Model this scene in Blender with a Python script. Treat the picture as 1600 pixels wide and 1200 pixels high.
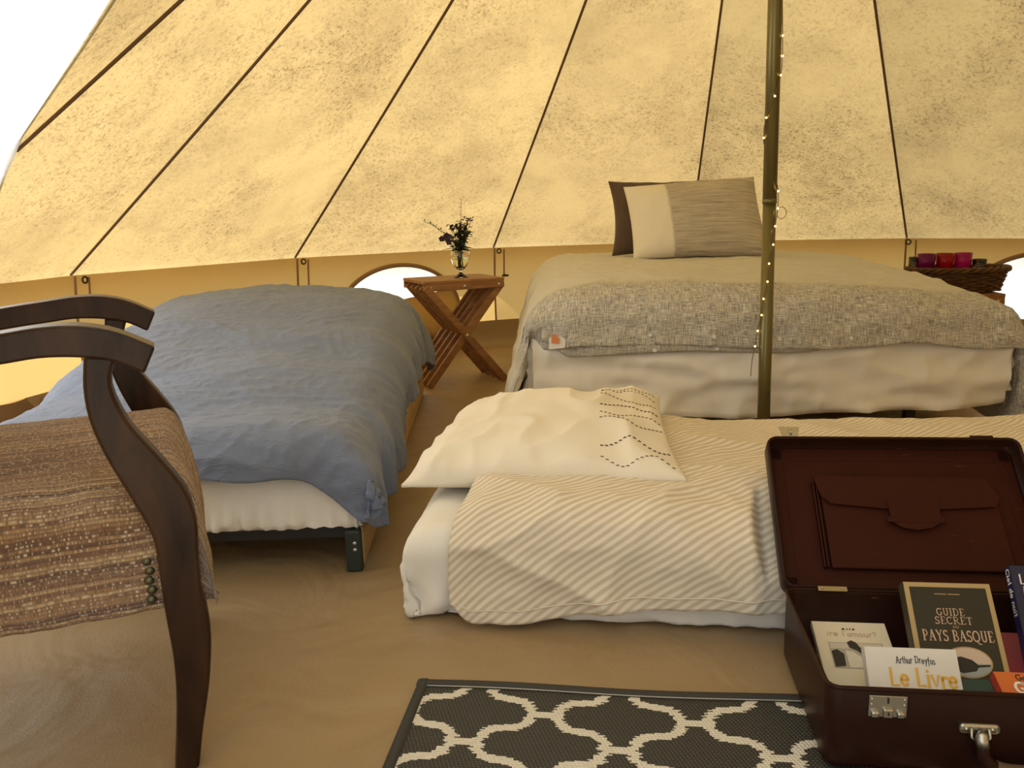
import bpy, bmesh, math, random
import numpy as np
from mathutils import Vector, Matrix

random.seed(7); np.random.seed(7)
for o_ in list(bpy.data.objects): bpy.data.objects.remove(o_)
scn = bpy.context.scene
COL = scn.collection
R_ = math.radians

# ------------------------------------------------------------------ camera
CAM_H, PITCH, ROLL, FPX = 0.85, 11.6, 1.6, 1300.0
def make_camera():
    p, r = R_(PITCH), R_(ROLL)
    fwd = Vector((0, math.cos(p), -math.sin(p))); right = Vector((1, 0, 0)); up = right.cross(fwd)
    rr = math.cos(r)*right - math.sin(r)*up; uu = math.sin(r)*right + math.cos(r)*up
    cd = bpy.data.cameras.new('camera'); co = bpy.data.objects.new('camera', cd); COL.objects.link(co)
    cd.sensor_fit = 'HORIZONTAL'; cd.sensor_width = 36.0; cd.lens = FPX/1600*36.0
    cd.clip_start = 0.02; cd.clip_end = 500
    m = Matrix((rr, uu, -fwd)).transposed().to_4x4(); m.translation = (0, 0, CAM_H)
    co.matrix_world = m; scn.camera = co
make_camera()

# ------------------------------------------------------------------ world, sun, exposure
w = bpy.data.worlds.new('sky'); scn.world = w; w.use_nodes = True
bgn = w.node_tree.nodes['Background']
bgn.inputs['Color'].default_value = (0.86, 0.93, 1.0, 1); bgn.inputs['Strength'].default_value = 1.2
sd = bpy.data.lights.new('sun', 'SUN'); sd.energy = 10.0; sd.angle = R_(0.6); sd.color = (1.0, 0.95, 0.86)
so = bpy.data.objects.new('sun', sd); COL.objects.link(so)
SUN_AZ, SUN_EL = R_(172), R_(52)
sv = Vector((math.cos(SUN_EL)*math.cos(SUN_AZ), math.cos(SUN_EL)*math.sin(SUN_AZ), math.sin(SUN_EL)))
so.rotation_euler = sv.to_track_quat('Z', 'Y').to_euler(); so.location = (-6, 4, 8)
vs = scn.view_settings; vs.view_transform = 'Standard'; vs.look = 'None'; vs.gamma = 1; vs.use_curve_mapping = False
vs.exposure = 0.32

# ------------------------------------------------------------------ noise helpers
_g = np.random.RandomState(3); _perm = _g.permutation(512); _ang = _g.rand(512)*2*np.pi
def pn(x, y, s=0):
    x = np.asarray(x, float); y = np.asarray(y, float)
    xi = np.floor(x).astype(int); yi = np.floor(y).astype(int); xf = x-xi; yf = y-yi
    def gr(ix, iy, dx, dy):
        h = _ang[_perm[(ix + _perm[(iy + 37*s) % 512]) % 512]]
        return np.cos(h)*dx + np.sin(h)*dy
    u = xf**3*(xf*(xf*6-15)+10); v = yf**3*(yf*(yf*6-15)+10)
    a = gr(xi, yi, xf, yf)*(1-u) + gr(xi+1, yi, xf-1, yf)*u
    b = gr(xi, yi+1, xf, yf-1)*(1-u) + gr(xi+1, yi+1, xf-1, yf-1)*u
    return a*(1-v) + b*v
def fbm(x, y, o=4, s=0):
    t = 0; a = 1.0
    for k in range(o): t = t + a*pn(x*2**k, y*2**k, s+k); a *= 0.5
    return t
def ridge(x, y, s=0, k=2.0):
    return np.clip(1-np.abs(pn(x, y, s))*2.6, 0, 1)**k
def sst(a, b, x):
    t = np.clip((x-a)/(b-a), 0, 1); return t*t*(3-2*t)

# ------------------------------------------------------------------ object helpers
def link(o, parent=None):
    COL.objects.link(o)
    if parent is not None: o.parent = parent
    return o
def tag(o, label=None, cat=None, group=None, kind=None):
    if label: o['label'] = label
    if cat: o['category'] = cat
    if group: o['group'] = group
    if kind: o['kind'] = kind
    return o
def thing(name, label, cat, loc=(0, 0, 0), rz=0, group=None):
    o = bpy.data.objects.new(name, None); o.empty_display_size = 0.05
    o.location = loc; o.rotation_euler = (0, 0, rz); link(o); return tag(o, label, cat, group)
def mesh(name, v, f, mat=None, parent=None, uv=None, smooth=True):
    me = bpy.data.meshes.new(name); me.from_pydata([tuple(map(float, p)) for p in v], [], [tuple(q) for q in f])
    if smooth: me.polygons.foreach_set('use_smooth', [True]*len(me.polygons))
    if uv is not None:
        ul = me.uv_layers.new(name='UVMap'); li = np.zeros(len(me.loops), int); me.loops.foreach_get('vertex_index', li)
        ul.data.foreach_set('uv', np.asarray(uv, float)[li].ravel())
    if mat: me.materials.append(mat)
    return link(bpy.data.objects.new(name, me), parent)
def frombm(name, bm, mat=None, parent=None, smooth=False):
    me = bpy.data.meshes.new(name); bmesh.ops.recalc_face_normals(bm, faces=bm.faces); bm.to_mesh(me); bm.free()
    if smooth: me.polygons.foreach_set('use_smooth', [True]*len(me.polygons))
    if mat: me.materials.append(mat)
    return link(bpy.data.objects.new(name, me), parent)
def gridmesh(name, P, mat=None, parent=None, UV=None, close_u=False, smooth=True):
    nu, nv = P.shape[:2]; idx = np.arange(nu*nv).reshape(nu, nv); f = []
    for i in range(nu if close_u else nu-1):
        a = idx[i]; b = idx[(i+1) % nu]
        f.extend(zip(a[:-1], b[:-1], b[1:], a[1:]))
    if UV is None:
        U, V = np.meshgrid(np.linspace(0, 1, nu), np.linspace(0, 1, nv), indexing='ij'); UV = np.stack([U, V], -1)
    return mesh(name, P.reshape(-1, 3), f, mat, parent, UV.reshape(-1, 2), smooth)
def solid(o, t, off=-1):
    m = o.modifiers.new('solid', 'SOLIDIFY'); m.thickness = t; m.offset = off; return o
def box_bm(bm, size, loc=(0, 0, 0), rot=None, bev=0.0, seg=2):
    r = bmesh.ops.create_cube(bm, size=1.0); vv = r['verts']
    bmesh.ops.scale(bm, vec=size, verts=vv)
    if bev > 0:
        es = list({e for q in vv for e in q.link_edges})
        g = bmesh.ops.bevel(bm, geom=es, offset=bev, segments=seg, affect='EDGES', profile=0.5); vv = list({q for q in g['verts']} | {q for q in vv if q.is_valid})
    if rot is not None: bmesh.ops.rotate(bm, cent=(0, 0, 0), matrix=rot, verts=vv)
    bmesh.ops.translate(bm, vec=loc, verts=vv)
def box(name, size, loc, mat, parent=None, rot=None, bev=0.003, seg=2):
    bm = bmesh.new(); box_bm(bm, size, loc, rot, bev, seg); return frombm(name, bm, mat, parent)
def tube_arrays(path, rad, n=8, cap=True):
    path = [Vector(p) for p in path]; m = len(path)
    rads = rad if hasattr(rad, '__len__') else [rad]*m
    v = []; f = []; prev = None
    for i, p in enumerate(path):
        t = (path[min(i+1, m-1)]-path[max(i-1, 0)]).normalized()
        if prev is None:
            a = Vector((0, 0, 1)) if abs(t.z) < 0.9 else Vector((1, 0, 0)); nrm = (a - t*a.dot(t)).normalized()
        else: nrm = (prev - t*prev.dot(t)).normalized()
        prev = nrm; b = t.cross(nrm)
        for k in range(n):
            an = 2*math.pi*k/n; v.append(p + (nrm*math.cos(an)+b*math.sin(an))*rads[i])
    for i in range(m-1):
        for k in range(n):
            a0 = i*n+k; a1 = i*n+(k+1) % n; f.append((a0, a1, a1+n, a0+n))
    if cap: f.append(tuple(range(n-1, -1, -1))); f.append(tuple((m-1)*n+k for k in range(n)))
    return v, f
def tube(name, path, rad, mat, parent=None, n=8):
    v, f = tube_arrays(path, rad, n); return mesh(name, v, f, mat, parent)
def lathe(name, prof, mat, parent=None, n=32, loc=(0, 0, 0)):
    P = np.array([[[r*math.cos(2*math.pi*i/n)+loc[0], r*math.sin(2*math.pi*i/n)+loc[1], z+loc[2]] for r, z in prof] for i in range(n)])
    return gridmesh(name, P, mat, parent, close_u=True)
def crom(pts, n):
    pts = np.array(pts, float); m = len(pts); out = []
    P = np.vstack([2*pts[0]-pts[1], pts, 2*pts[-1]-pts[-2]])
    for i in range(m-1):
        for t in np.linspace(0, 1, n, endpoint=(i == m-2)):
            a, b, c, d = P[i:i+4]; out.append(0.5*((2*b)+(c-a)*t+(2*a-5*b+4*c-d)*t*t+(3*b-a-3*c+d)*t**3))
    return np.array(out)
def copy_tree(o, parent=None):
    c = o.copy(); COL.objects.link(c)
    if parent is not None: c.parent = parent
    for ch in o.children: copy_tree(ch, c)
    return c

# ------------------------------------------------------------------ material helpers
class NT:
    def __init__(s, name):
        s.m = bpy.data.materials.new(name); s.m.use_nodes = True; s.t = s.m.node_tree; s.n = s.t.nodes; s.l = s.t.links
        s.b = s.n['Principled BSDF']; s.out = s.n['Material Output']
    def new(s, typ, **kw):
        x = s.n.new(typ)
        for k, v in kw.items(): setattr(x, k, v)
        return x
    def set(s, sock, v):
        if hasattr(v, 'is_output'): s.l.new(v, sock)
        elif isinstance(v, tuple) and len(v) == 3 and sock.type == 'RGBA': sock.default_value = (*v, 1)
        else: sock.default_value = v
    def coord(s, which='Object'): return s.new('ShaderNodeTexCoord').outputs[which]
    def mapping(s, vec, scale=(1, 1, 1), rot=(0, 0, 0), loc=(0, 0, 0)):
        x = s.new('ShaderNodeMapping'); s.l.new(vec, x.inputs['Vector'])
        x.inputs['Scale'].default_value = scale; x.inputs['Rotation'].default_value = rot; x.inputs['Location'].default_value = loc
        return x.outputs[0]
    def noise(s, vec, scale, detail=3, rough=0.55, dist=0.0):
        x = s.new('ShaderNodeTexNoise'); s.l.new(vec, x.inputs['Vector'])
        x.inputs['Scale'].default_value = scale; x.inputs['Detail'].default_value = detail; x.inputs['Roughness'].default_value = rough; x.inputs['Distortion'].default_value = dist
        return x.outputs[0]
    def ramp(s, fac, stops):
        x = s.new('ShaderNodeValToRGB'); s.l.new(fac, x.inputs[0]); e = x.color_ramp.elements
        while len(e) < len(stops): e.new(0.5)
        for q, (p, c) in zip(e, stops):
            q.position = p; q.color = (c, c, c, 1) if not isinstance(c, tuple) else (*c, 1)
        return x.outputs[0]
    def mix(s, fac, a, b, mode='MIX'):
        x = s.new('ShaderNodeMix', data_type='RGBA', blend_type=mode)
        s.set(x.inputs[0], fac); s.set(x.inputs[6], a); s.set(x.inputs[7], b); return x.outputs[2]
    def math(s, op, a, b=0.0, c=0.0):
        x = s.new('ShaderNodeMath', operation=op); s.set(x.inputs[0], a); s.set(x.inputs[1], b); s.set(x.inputs[2], c); return x.outputs[0]
    def bump(s, h, strength=0.3, dist=0.01, nrm=None):
        x = s.new('ShaderNodeBump'); s.l.new(h, x.inputs['Height']); x.inputs['Strength'].default_value = strength; x.inputs['Distance'].default_value = dist
        if nrm: s.l.new(nrm, x.inputs['Normal'])
        return x.outputs[0]
    def sep(s, vec):
        x = s.new('ShaderNodeSeparateXYZ'); s.l.new(vec, x.inputs[0]); return x.outputs
    def fin(s, color=None, rough=0.6, nrm=None, **kw):
        if color is not None: s.set(s.b.inputs['Base Color'], color)
        s.set(s.b.inputs['Roughness'], rough)
        if nrm: s.l.new(nrm, s.b.inputs['Normal'])
        for k, v in kw.items(): s.set(s.b.inputs[k], v)
        return s.m
def plain(name, color, rough=0.6, **kw):
    t = NT(name); n = t.noise(t.coord(), 60, 3); c = t.mix(t.math('MULTIPLY', n, 0.25), color, tuple(q*0.72 for q in color))
    return t.fin(c, rough, **{k.replace('_', ' '): v for k, v in kw.items()})
def cloth(name, color, scale=420, amt=0.25, var=0.12, rough=0.9, crinkle=0.0):
    t = NT(name); uv = t.coord('UV')
    a = t.noise(t.mapping(uv, (scale, scale*0.12, 1)), 1, 2); b = t.noise(t.mapping(uv, (scale*0.12, scale, 1)), 1, 2)
    h = t.math('ADD', a, b); v = t.ramp(h, [(0.35, 1-var), (0.65, 1.0)]) if False else t.math('MULTIPLY', h, 0.5)
    c = t.mix(v, tuple(q*(1-var) for q in color), tuple(min(1, q*(1+var)) for q in color))
    big = t.noise(t.coord(), 9, 4); c = t.mix(t.math('MULTIPLY', big, 0.25), c, tuple(q*0.82 for q in color))
    nrm = t.bump(h, amt, 0.002)
    if crinkle:
        cn = t.noise(t.mapping(uv, (9, 17, 1), rot=(0, 0, 0.35)), 1, 5, 0.55, 0.9); rd = t.math('ABSOLUTE', t.math('SUBTRACT', cn, 0.5))
        nrm = t.bump(t.ramp(rd, [(0.0, 1.0), (0.10, 0.0)]), crinkle, 0.006, nrm)
    return t.fin(c, rough, nrm, **{'Sheen Weight': 0.15})
def canvas(name, color, trans, stains=True, tfac=0.5):
    t = NT(name); co = t.coord()
    wv = t.noise(t.mapping(co, (260, 260, 260)), 1, 2)
    base = t.mix(wv, tuple(q*0.93 for q in color), color)
    tr = t.mix(wv, tuple(q*0.9 for q in trans), trans)
    if stains:
        blot = t.ramp(t.noise(co, 1.5, 7, 0.70, 0.3), [(0.42, 0.0), (0.74, 1.0)])
        area = t.ramp(t.noise(t.mapping(co, (1, 1, 1), loc=(3.3, 1.2, 0)), 1.6, 5, 0.6), [(0.36, 0.0), (0.66, 1.0)])
        fleck = t.ramp(t.noise(co, 62, 6, 0.72), [(0.530, 0.0), (0.60, 1.0)])
        fine = t.ramp(t.noise(t.mapping(co, (1, 1, 1), loc=(7.1, 0.4, 2.0)), 150, 4, 0.7), [(0.54, 0.0), (0.62, 1.0)])
        cloud = t.ramp(t.noise(co, 14, 5, 0.65), [(0.40, 0.0), (0.70, 1.0)])
        k = t.math('MULTIPLY', t.math('MAXIMUM', fleck, t.math('MULTIPLY', fine, 0.75)), t.math('ADD', t.math('MULTIPLY', area, 0.72), 0.12))
        k = t.math('ADD', k, t.math('MULTIPLY', blot, 0.55)); k = t.math('ADD', k, t.math('MULTIPLY', t.math('MULTIPLY', cloud, area), 0.36))
        base = t.mix(k, base, tuple(q*0.40 for q in color)); tr = t.mix(k, tr, (trans[0]*0.44, trans[1]*0.42, trans[2]*0.40))
    nrm = t.bump(t.math('ADD', wv, t.math('MULTIPLY', t.noise(co, 5, 3), 2.0)), 0.12, 0.01)
    d = t.new('ShaderNodeBsdfDiffuse'); tl = t.new('ShaderNodeBsdfTranslucent'); mx = t.new('ShaderNodeMixShader')
    t.set(d.inputs[0], base); t.set(tl.inputs[0], tr); t.l.new(nrm, d.inputs['Normal']); t.l.new(nrm, tl.inputs['Normal'])
    mx.inputs[0].default_value = tfac; t.l.new(d.outputs[0], mx.inputs[1]); t.l.new(tl.outputs[0], mx.inputs[2]); t.l.new(mx.outputs[0], t.out.inputs[0])
    t.n.remove(t.b); return t.m

M = {}
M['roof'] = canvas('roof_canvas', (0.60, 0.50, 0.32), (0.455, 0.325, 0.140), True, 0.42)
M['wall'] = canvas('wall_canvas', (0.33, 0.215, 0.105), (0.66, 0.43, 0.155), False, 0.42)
M['door'] = canvas('door_canvas', (0.86, 0.88, 0.90), (0.9, 0.9, 0.9), False, 0.55)
M['pane'] = canvas('window_film', (0.86, 0.91, 1.0), (0.92, 0.96, 1.0), False, 0.85)
M['webbing'] = plain('webbing', (0.115, 0.060, 0.024), 0.85)
M['trim'] = plain('trim_tape', (0.26, 0.15, 0.06), 0.8)
M['metal'] = plain('nickel', (0.55, 0.52, 0.45), 0.32, Metallic=1.0)
M['black'] = plain('black_steel', (0.012, 0.011, 0.010), 0.5)
M['white_sheet'] = cloth('white_sheet', (0.84, 0.80, 0.70), 300, 0.12, 0.05)
M['bluelinen'] = cloth('blue_linen', (0.160, 0.190, 0.262), 520, 0.35, 0.22, 0.9, 0.28)
M['cream'] = cloth('cream_cotton', (0.82, 0.75, 0.60), 300, 0.12, 0.05)
def floor_mat():
    t = NT('groundsheet'); co = t.coord()
    n = t.noise(co, 3, 5); c = t.mix(n, (0.275, 0.185, 0.088), (0.37, 0.255, 0.125))
    s = t.ramp(t.noise(t.mapping(co, (1.4, 5, 1), rot=(0, 0, 0.5)), 2.5, 5, 0.6, 0.8), [(0.45, 0.0), (0.75, 1.0)])
    c = t.mix(t.math('MULTIPLY', s, 0.35), c, (0.37, 0.275, 0.16))
    h = t.math('ADD', t.math('MULTIPLY', t.noise(co, 3.5, 3, 0.5, 0.6), 1.0), t.math('MULTIPLY', t.noise(co, 160, 2), 0.03))
    return t.fin(c, t.math('ADD', t.math('MULTIPLY', n, 0.2), 0.36), t.bump(h, 0.5, 0.05))
M['floor'] = floor_mat()
def wood(name, c1, c2, sc=(3, 40, 40), rough=0.35, worn=None):
    t = NT(name); co = t.coord(); g = t.noise(t.mapping(co, sc), 1.0, 5, 0.6, 0.6)
    c = t.mix(t.ramp(g, [(0.3, 0.0), (0.7, 1.0)]), c1, c2)
    if worn:
        k = t.ramp(t.noise(co, 90, 4, 0.7), [(0.66, 0.0), (0.72, 1.0)]); c = t.mix(t.math('MULTIPLY', k, 0.5), c, worn)
    return t.fin(c, rough, t.bump(g, 0.15, 0.003), **{'Specular IOR Level': 0.20})
M['chairwood'] = wood('dark_walnut', (0.010, 0.0042, 0.0017), (0.056, 0.0235, 0.0088), (14, 14, 4), 0.36, (0.10, 0.048, 0.02))
M['teak'] = wood('teak', (0.21, 0.095, 0.034), (0.38, 0.190, 0.072), (6, 40, 40), 0.45)
M['pine'] = wood('pine_rail', (0.42, 0.27, 0.12), (0.56, 0.39, 0.19), (30, 3, 30), 0.5)

# ------------------------------------------------------------------ the tent: a 14-sided bell tent around its centre pole
PX, PY, RW, ZA, ZW = 0.83, 2.67, 2.95, 2.90, 0.63
SEAMS = [108.4 + k*360/14 for k in range(-6, 8)]           # degrees about the pole
SEAMS[9] = 180.0                                            # the seam beside the door runs a little early
def ring(a, r): return PX + r*math.cos(R_(a)), PY + r*math.sin(R_(a))
def eave_r(a, r, a0, a1):                                   # straight edge between two seams
    m = (a0+a1)/2; return r*math.cos(R_((a1-a0)/2))/math.cos(R_(a-m))
def prof(t): return -0.02*math.sin(math.pi*min(1, t))       # canvas sags a touch between pole and eave
EAVE = 0.10
Lp0 = np.array([-1.69, 2.81]); Ld = np.array([0.628, -0.542]); Ld /= np.linalg.norm(Ld)
def roof_patch(a0, a1, r0, r1, nu=10, nr=26):
    P = np.zeros((nu, nr, 3))
    for i, a in enumerate(np.linspace(a0, a1, nu)):
        for j, t in enumerate(np.linspace(r0, r1, nr)):
            k = eave_r(a, 1.0, a0, a1); x, y = ring(a, t*k)
            q = (t/RW); sagside = 0.025*math.sin(math.pi*i/(nu-1))*math.sin(math.pi*min(1, q))
            P[i, j] = (x, y, ZA-(ZA-ZW)*q + prof(q) - sagside)
    return P
def grid_bm(P):
    bm = bmesh.new(); V = [[bm.verts.new(p) for p in row] for row in P]
    for i in range(len(V)-1):
        for j in range(len(V[0])-1): bm.faces.new((V[i][j], V[i+1][j], V[i+1][j+1], V[i][j+1]))
    return bm
def cut(bm, pt, d, keep_left):
    n = Vector((-d[1], d[0], 0))                             # left of direction d
    bmesh.ops.bisect_plane(bm, geom=bm.verts[:]+bm.edges[:]+bm.faces[:], plane_co=(pt[0], pt[1], 0), plane_no=n,
                           clear_inner=keep_left, clear_outer=not keep_left)
ceiling = tag(bpy.data.objects.new('ceiling', None), 'pale stained canvas tent roof rising to the pole', None, None, 'structure'); link(ceiling)
door1 = tag(bpy.data.objects.new('door_1', None), 'bright white sheer door panel at the left edge', None, None, 'structure'); link(door1)
n = len(SEAMS)
for k in range(n):
    a0 = SEAMS[k]; a1 = SEAMS[k+1] if k+1 < n else SEAMS[0]+360
    P = roof_patch(a0, a1, 0.03, RW+EAVE)
    bm = grid_bm(P)
    if k in (8, 9):
        b2 = grid_bm(roof_patch(a0, a1, 0.03, RW+0.02))
        cut(bm, Lp0, Ld, True); cut(b2, Lp0, Ld, False)
        if k == 9:                                          # the rest of this bay is closed by ordinary canvas
            a20 = np.array([math.cos(R_(209)), math.sin(R_(209))]); cut(b2, (PX, PY), a20, False)
            b3 = grid_bm(roof_patch(a0, a1, 0.03, RW+EAVE)); cut(b3, Lp0, Ld, False); cut(b3, (PX, PY), a20, True); frombm('roof_panel', b3, M['roof'], ceiling, True)
        if b2.faces: frombm('door_panel', b2, M['door'], door1, True)
        else: b2.free()
    elif k == 11:
        bm.free(); bm = grid_bm(roof_patch(a0, a1, 0.03, 1.75))
    if bm.faces: frombm('roof_panel', bm, M['roof'], ceiling, True)
    else: bm.free()
# cords sewn along each roof seam
for k, a in enumerate(SEAMS):
    pts = []
    for t in np.linspace(0.05, RW-0.02, 40):
        x, y = ring(a, t); q = t/RW
        if k == 9 and (np.array([x, y])-Lp0) @ np.array([-Ld[1], Ld[0]]) < 0.012: continue
        if k in (11, 12) and t > 1.9: continue
        pts.append((x, y, ZA-(ZA-ZW)*q + prof(q) - 0.008))
    if len(pts) > 2: tube('seam_cord', pts, 0.0062, M['webbing'], ceiling, 6)
# hem along the door edge
def cone_z(x, y):
    q = math.hypot(x-PX, y-PY)/RW; return ZA-(ZA-ZW)*q + prof(q)
hp = [(*(Lp0+Ld*s), cone_z(*(Lp0+Ld*s))-0.006) for s in np.linspace(-0.62, 1.35, 40)]
tube('door_hem', hp, 0.009, M['door'], door1, 6)

# walls
AR = {'wall_back': range(5, 8), 'wall_left': (8, 10), 'wall_right': (0, 1, 2, 3, 4, 12, 13)}
WINDOWS = [dict(seg=6, mid=0.515, half=0.41, bot=0.10, top=0.56), dict(seg=3, mid=0.40, half=0.42, bot=0.12, top=0.56)]
def wall_pt(a, z, a0, a1, dr=0.0):
    rr = eave_r(a, RW-0.03+dr+0.02*math.sin(z/ZW*math.pi), a0, a1); x, y = ring(a, rr); return (x, y, z)
win_parts = []
def seg_ang(k): return SEAMS[k], (SEAMS[k+1] if k+1 < n else SEAMS[0]+360)
for wn, segs in AR.items():
    root = tag(bpy.data.objects.new(wn, None), {'wall_back': 'low tan canvas back wall below the roof', 'wall_left': 'sunlit tan canvas wall behind the wooden armchair', 'wall_right': 'low tan canvas wall on the right side'}[wn], None, None, 'structure'); link(root)
    for k in segs:
        a0, a1 = seg_ang(k)
        if k == 8: a1v = 173.0
        else: a1v = a1
        wd = next((q for q in WINDOWS if q['seg'] == k), None)
        chord = 2*RW*math.sin(R_((a1-a0)/2))
        v = []; f = []; uv = []
        def strip(cols, zlo, zhi, m):
            base = len(v)
            for i, a in enumerate(cols):
                for j in range(m+1):
                    z = zlo(i) + (zhi(i)-zlo(i))*j/m
                    wr = 0.010*float(pn(a*0.35, z*3.1, 5)) + 0.004*float(pn(a*1.3, z*6, 6))
                    v.append(wall_pt(a, z, a0, a1, wr)); uv.append((a*0.05, z))
            for i in range(len(cols)-1):
                for j in range(m):
                    q = base+i*(m+1)+j; f.append((q, q+m+1, q+m+2, q+1))
        if wd is None:
            cols = list(np.linspace(a0, a1v, 36)); strip(cols, lambda i: 0.02, lambda i: ZW+0.005, 14)
        else:
            hw = wd['half']/chord*(a1-a0); am = a0+(a1-a0)*wd['mid']
            strip(list(np.linspace(a0, am-hw, 10)), lambda i: 0.02, lambda i: ZW+0.005, 14)
            strip(list(np.linspace(am+hw, a1, 10)), lambda i: 0.02, lambda i: ZW+0.005, 14)
            th = np.linspace(math.pi, 0, 40); mid = [am+hw*math.cos(q) for q in th]
            zs = [wd['bot']+0.16+(wd['top']-wd['bot']-0.16)*math.sin(q) for q in th]
            zb = [wd['bot']+0.16-0.16*math.sin(q)**0.5 for q in th]
            strip(mid, lambda i: 0.02, lambda i: zb[i], 4); strip(mid, lambda i: zs[i], lambda i: ZW+0.005, 6)
            wd['loop'] = [wall_pt(a, z, a0, a1, -0.012) for a, z in zip(mid, zs)] + [wall_pt(a, z, a0, a1, -0.012) for a, z in list(zip(mid, zb))[::-1]]
            wd['mid_a'] = mid; wd['zs'] = zs; wd['zb'] = zb; wd['ang'] = (a0, a1)
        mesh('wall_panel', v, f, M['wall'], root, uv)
        # seam strip, strap and hook ring where this panel meets the next
        for a in (a0,):
            if k in (10, 12, 13): continue
            tube('seam_strip', [wall_pt(a, z, a0, a1, -0.012) for z in np.linspace(0.15, ZW, 8)], 0.006, M['trim'], root, 6)
            a2 = a-1.15
            tube('hanging_strap', [wall_pt(a2, z, a2-1, a2+1, -0.03) for z in np.linspace(ZW-0.17, ZW-0.005, 6)], 0.005, M['trim'], root, 6)
            c = Vector(wall_pt(a-0.35, ZW-0.015, a-1, a+1, -0.05)); ring_p = []
            rad = Vector((math.cos(R_(a)), math.sin(R_(a)), 0)); tg = Vector((-rad.y, rad.x, 0))
            for q in np.linspace(0, 2*math.pi, 17): ring_p.append(c + tg*0.014*math.cos(q) + Vector((0, 0, 0.014))*math.sin(q))
            tube('hook_ring', ring_p, 0.0045, M['black'], root, 6)
            c2 = Vector(wall_pt(a2-0.1, ZW-0.175, a-1, a+1, -0.04))
            tube('toggle', [c2-tg*0.022, c2, c2+tg*0.022], [0.006, 0.008, 0.006], M['black'], root, 6)
def window(i, wd, fs):
    root = tag(bpy.data.objects.new('window_%d' % i, None), ['arched tent window beside the teak folding table', 'arched tent window behind the wicker basket'][i-1], None, None, 'structure'); link(root)
    tube('window_binding', wd['loop']+[wd['loop'][0]], 0.013, M['trim'], root, 8)
    m, zs, zb = wd['mid_a'], wd['zs'], wd['zb']; a0, a1 = wd['ang']
    P = np.zeros((len(m), 9, 3))
    for p, a in enumerate(m):
        for q in range(9):
            z = zb[p]+(zs[p]-zb[p])*q/8
            P[p, q] = wall_pt(a, z, a0, a1, 0.012+0.012*float(pn(a*1.1, z*2, 9)))
    gridmesh('window_film', P, M['pane'], root)
    # the cover flap, unzipped and slumped towards one corner
    N = 26; P = np.zeros((N, 10, 3)); s0, s1 = fs
    for p in range(N):
        t = p/(N-1); a = m[0]+(m[-1]-m[0])*(0.02+0.96*t); jj = min(range(len(m)), key=lambda q: abs(m[q]-a))
        tt = t if s0 < s1 else 1-t; top = abs(s0)+(abs(s1)-abs(s0))*t; lo = zb[jj]-0.03
        top = min(top, zs[jj]-0.01)
        for q in range(10):
            u = q/9; z = lo+(max(top, lo+0.02)-lo)*u
            P[p, q] = wall_pt(a, z, a0, a1, -0.02-0.05*math.sin(math.pi*min(1, u*1.1))*(0.4+0.6*t) - 0.012*float(pn(t*4, u*2.5, 4)))
    solid(gridmesh('window_flap', P, M['wall'], root), 0.004)
window(1, WINDOWS[0], (0.40, 0.30)); window(2, WINDOWS[1], (0.20, 0.18))

# groundsheet with its turned-up rim
def make_floor():
    N = 112; Rr = [0.0]+list(np.linspace(0.15, RW-0.12, 46))+[RW-0.075, RW-0.055, RW-0.05, RW-0.05]
    Zr = [0]*47+[0.008, 0.05, 0.10, 0.165]
    P = np.zeros((N, len(Rr), 3))
    for i in range(N):
        a = i*360/N
        for j, r in enumerate(Rr):
            x, y = ring(a, r); z = Zr[j]
            if j < 47: z = 0.004*float(fbm(x*1.4, y*1.4, 3, 2)) if r < RW-0.3 else 0.0
            else:
                wv = 0.014*float(pn(a*0.22, j*0.4, 8)); x, y = ring(a, r-abs(wv)*2 + (0.0)); z += 0.01*float(pn(a*.1, 3.3, 4))*(j > 48)
            if j > 46 and 175 < a < 296: z = 0.0
            P[i, j] = (x, y, min(z, 0.0) if j < 47 else z)
    o = gridmesh('floor', P, M['floor'], None, close_u=True); tag(o, 'tan brown plastic groundsheet covering the tent floor', None, None, 'structure')
make_floor()
t = NT('lawn'); gm = t.fin(t.mix(t.noise(t.coord(), 3, 5), (0.36, 0.37, 0.30), (0.52, 0.52, 0.45)), 0.95)
lawn = mesh('ground', [(-60, -60, -0.03), (60, -60, -0.03), (60, 60, -0.03), (-60, 60, -0.03)], [(0, 1, 2, 3)], gm); tag(lawn, 'sunny lawn outside the tent', None, None, 'structure')

# ------------------------------------------------------------------ centre pole and its string of lights
t = NT('pole_paint'); pole_m = t.fin(t.mix(t.noise(t.mapping(t.coord(), (40, 40, 3)), 1, 4), (0.125, 0.105, 0.035), (0.19, 0.155, 0.06)), 0.30, **{'Metallic': 0.55})
PR = 0.0205
pole = thing('tent_pole', 'olive metal centre pole holding up the tent roof', 'pole', (PX, PY, 0))
LEAN = -0.018
def pole_x(z): return LEAN*(z/ZA)
tube('lower_section', [(pole_x(z), 0, z) for z in (0.0, 0.3, 0.87)], PR, pole_m, pole, 24)
tube('upper_section', [(pole_x(z), 0, z) for z in (0.865, 1.5, 2.2, ZA-0.05)], PR+0.0012, pole_m, pole, 24)
tube('joint_ring', [(pole_x(z), 0, z) for z in (0.858, 0.872)], PR+0.002, pole_m, pole, 24)
lathe('foot_cap', [(0, 0), (0.026, 0), (0.026, 0.03), (PR, 0.034)], M['black'], pole, 24)
lathe('peak_cap', [(0, ZA-0.01), (0.05, ZA-0.02), (0.055, ZA-0.045), (PR, ZA-0.06)], M['black'], pole, 24)

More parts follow.
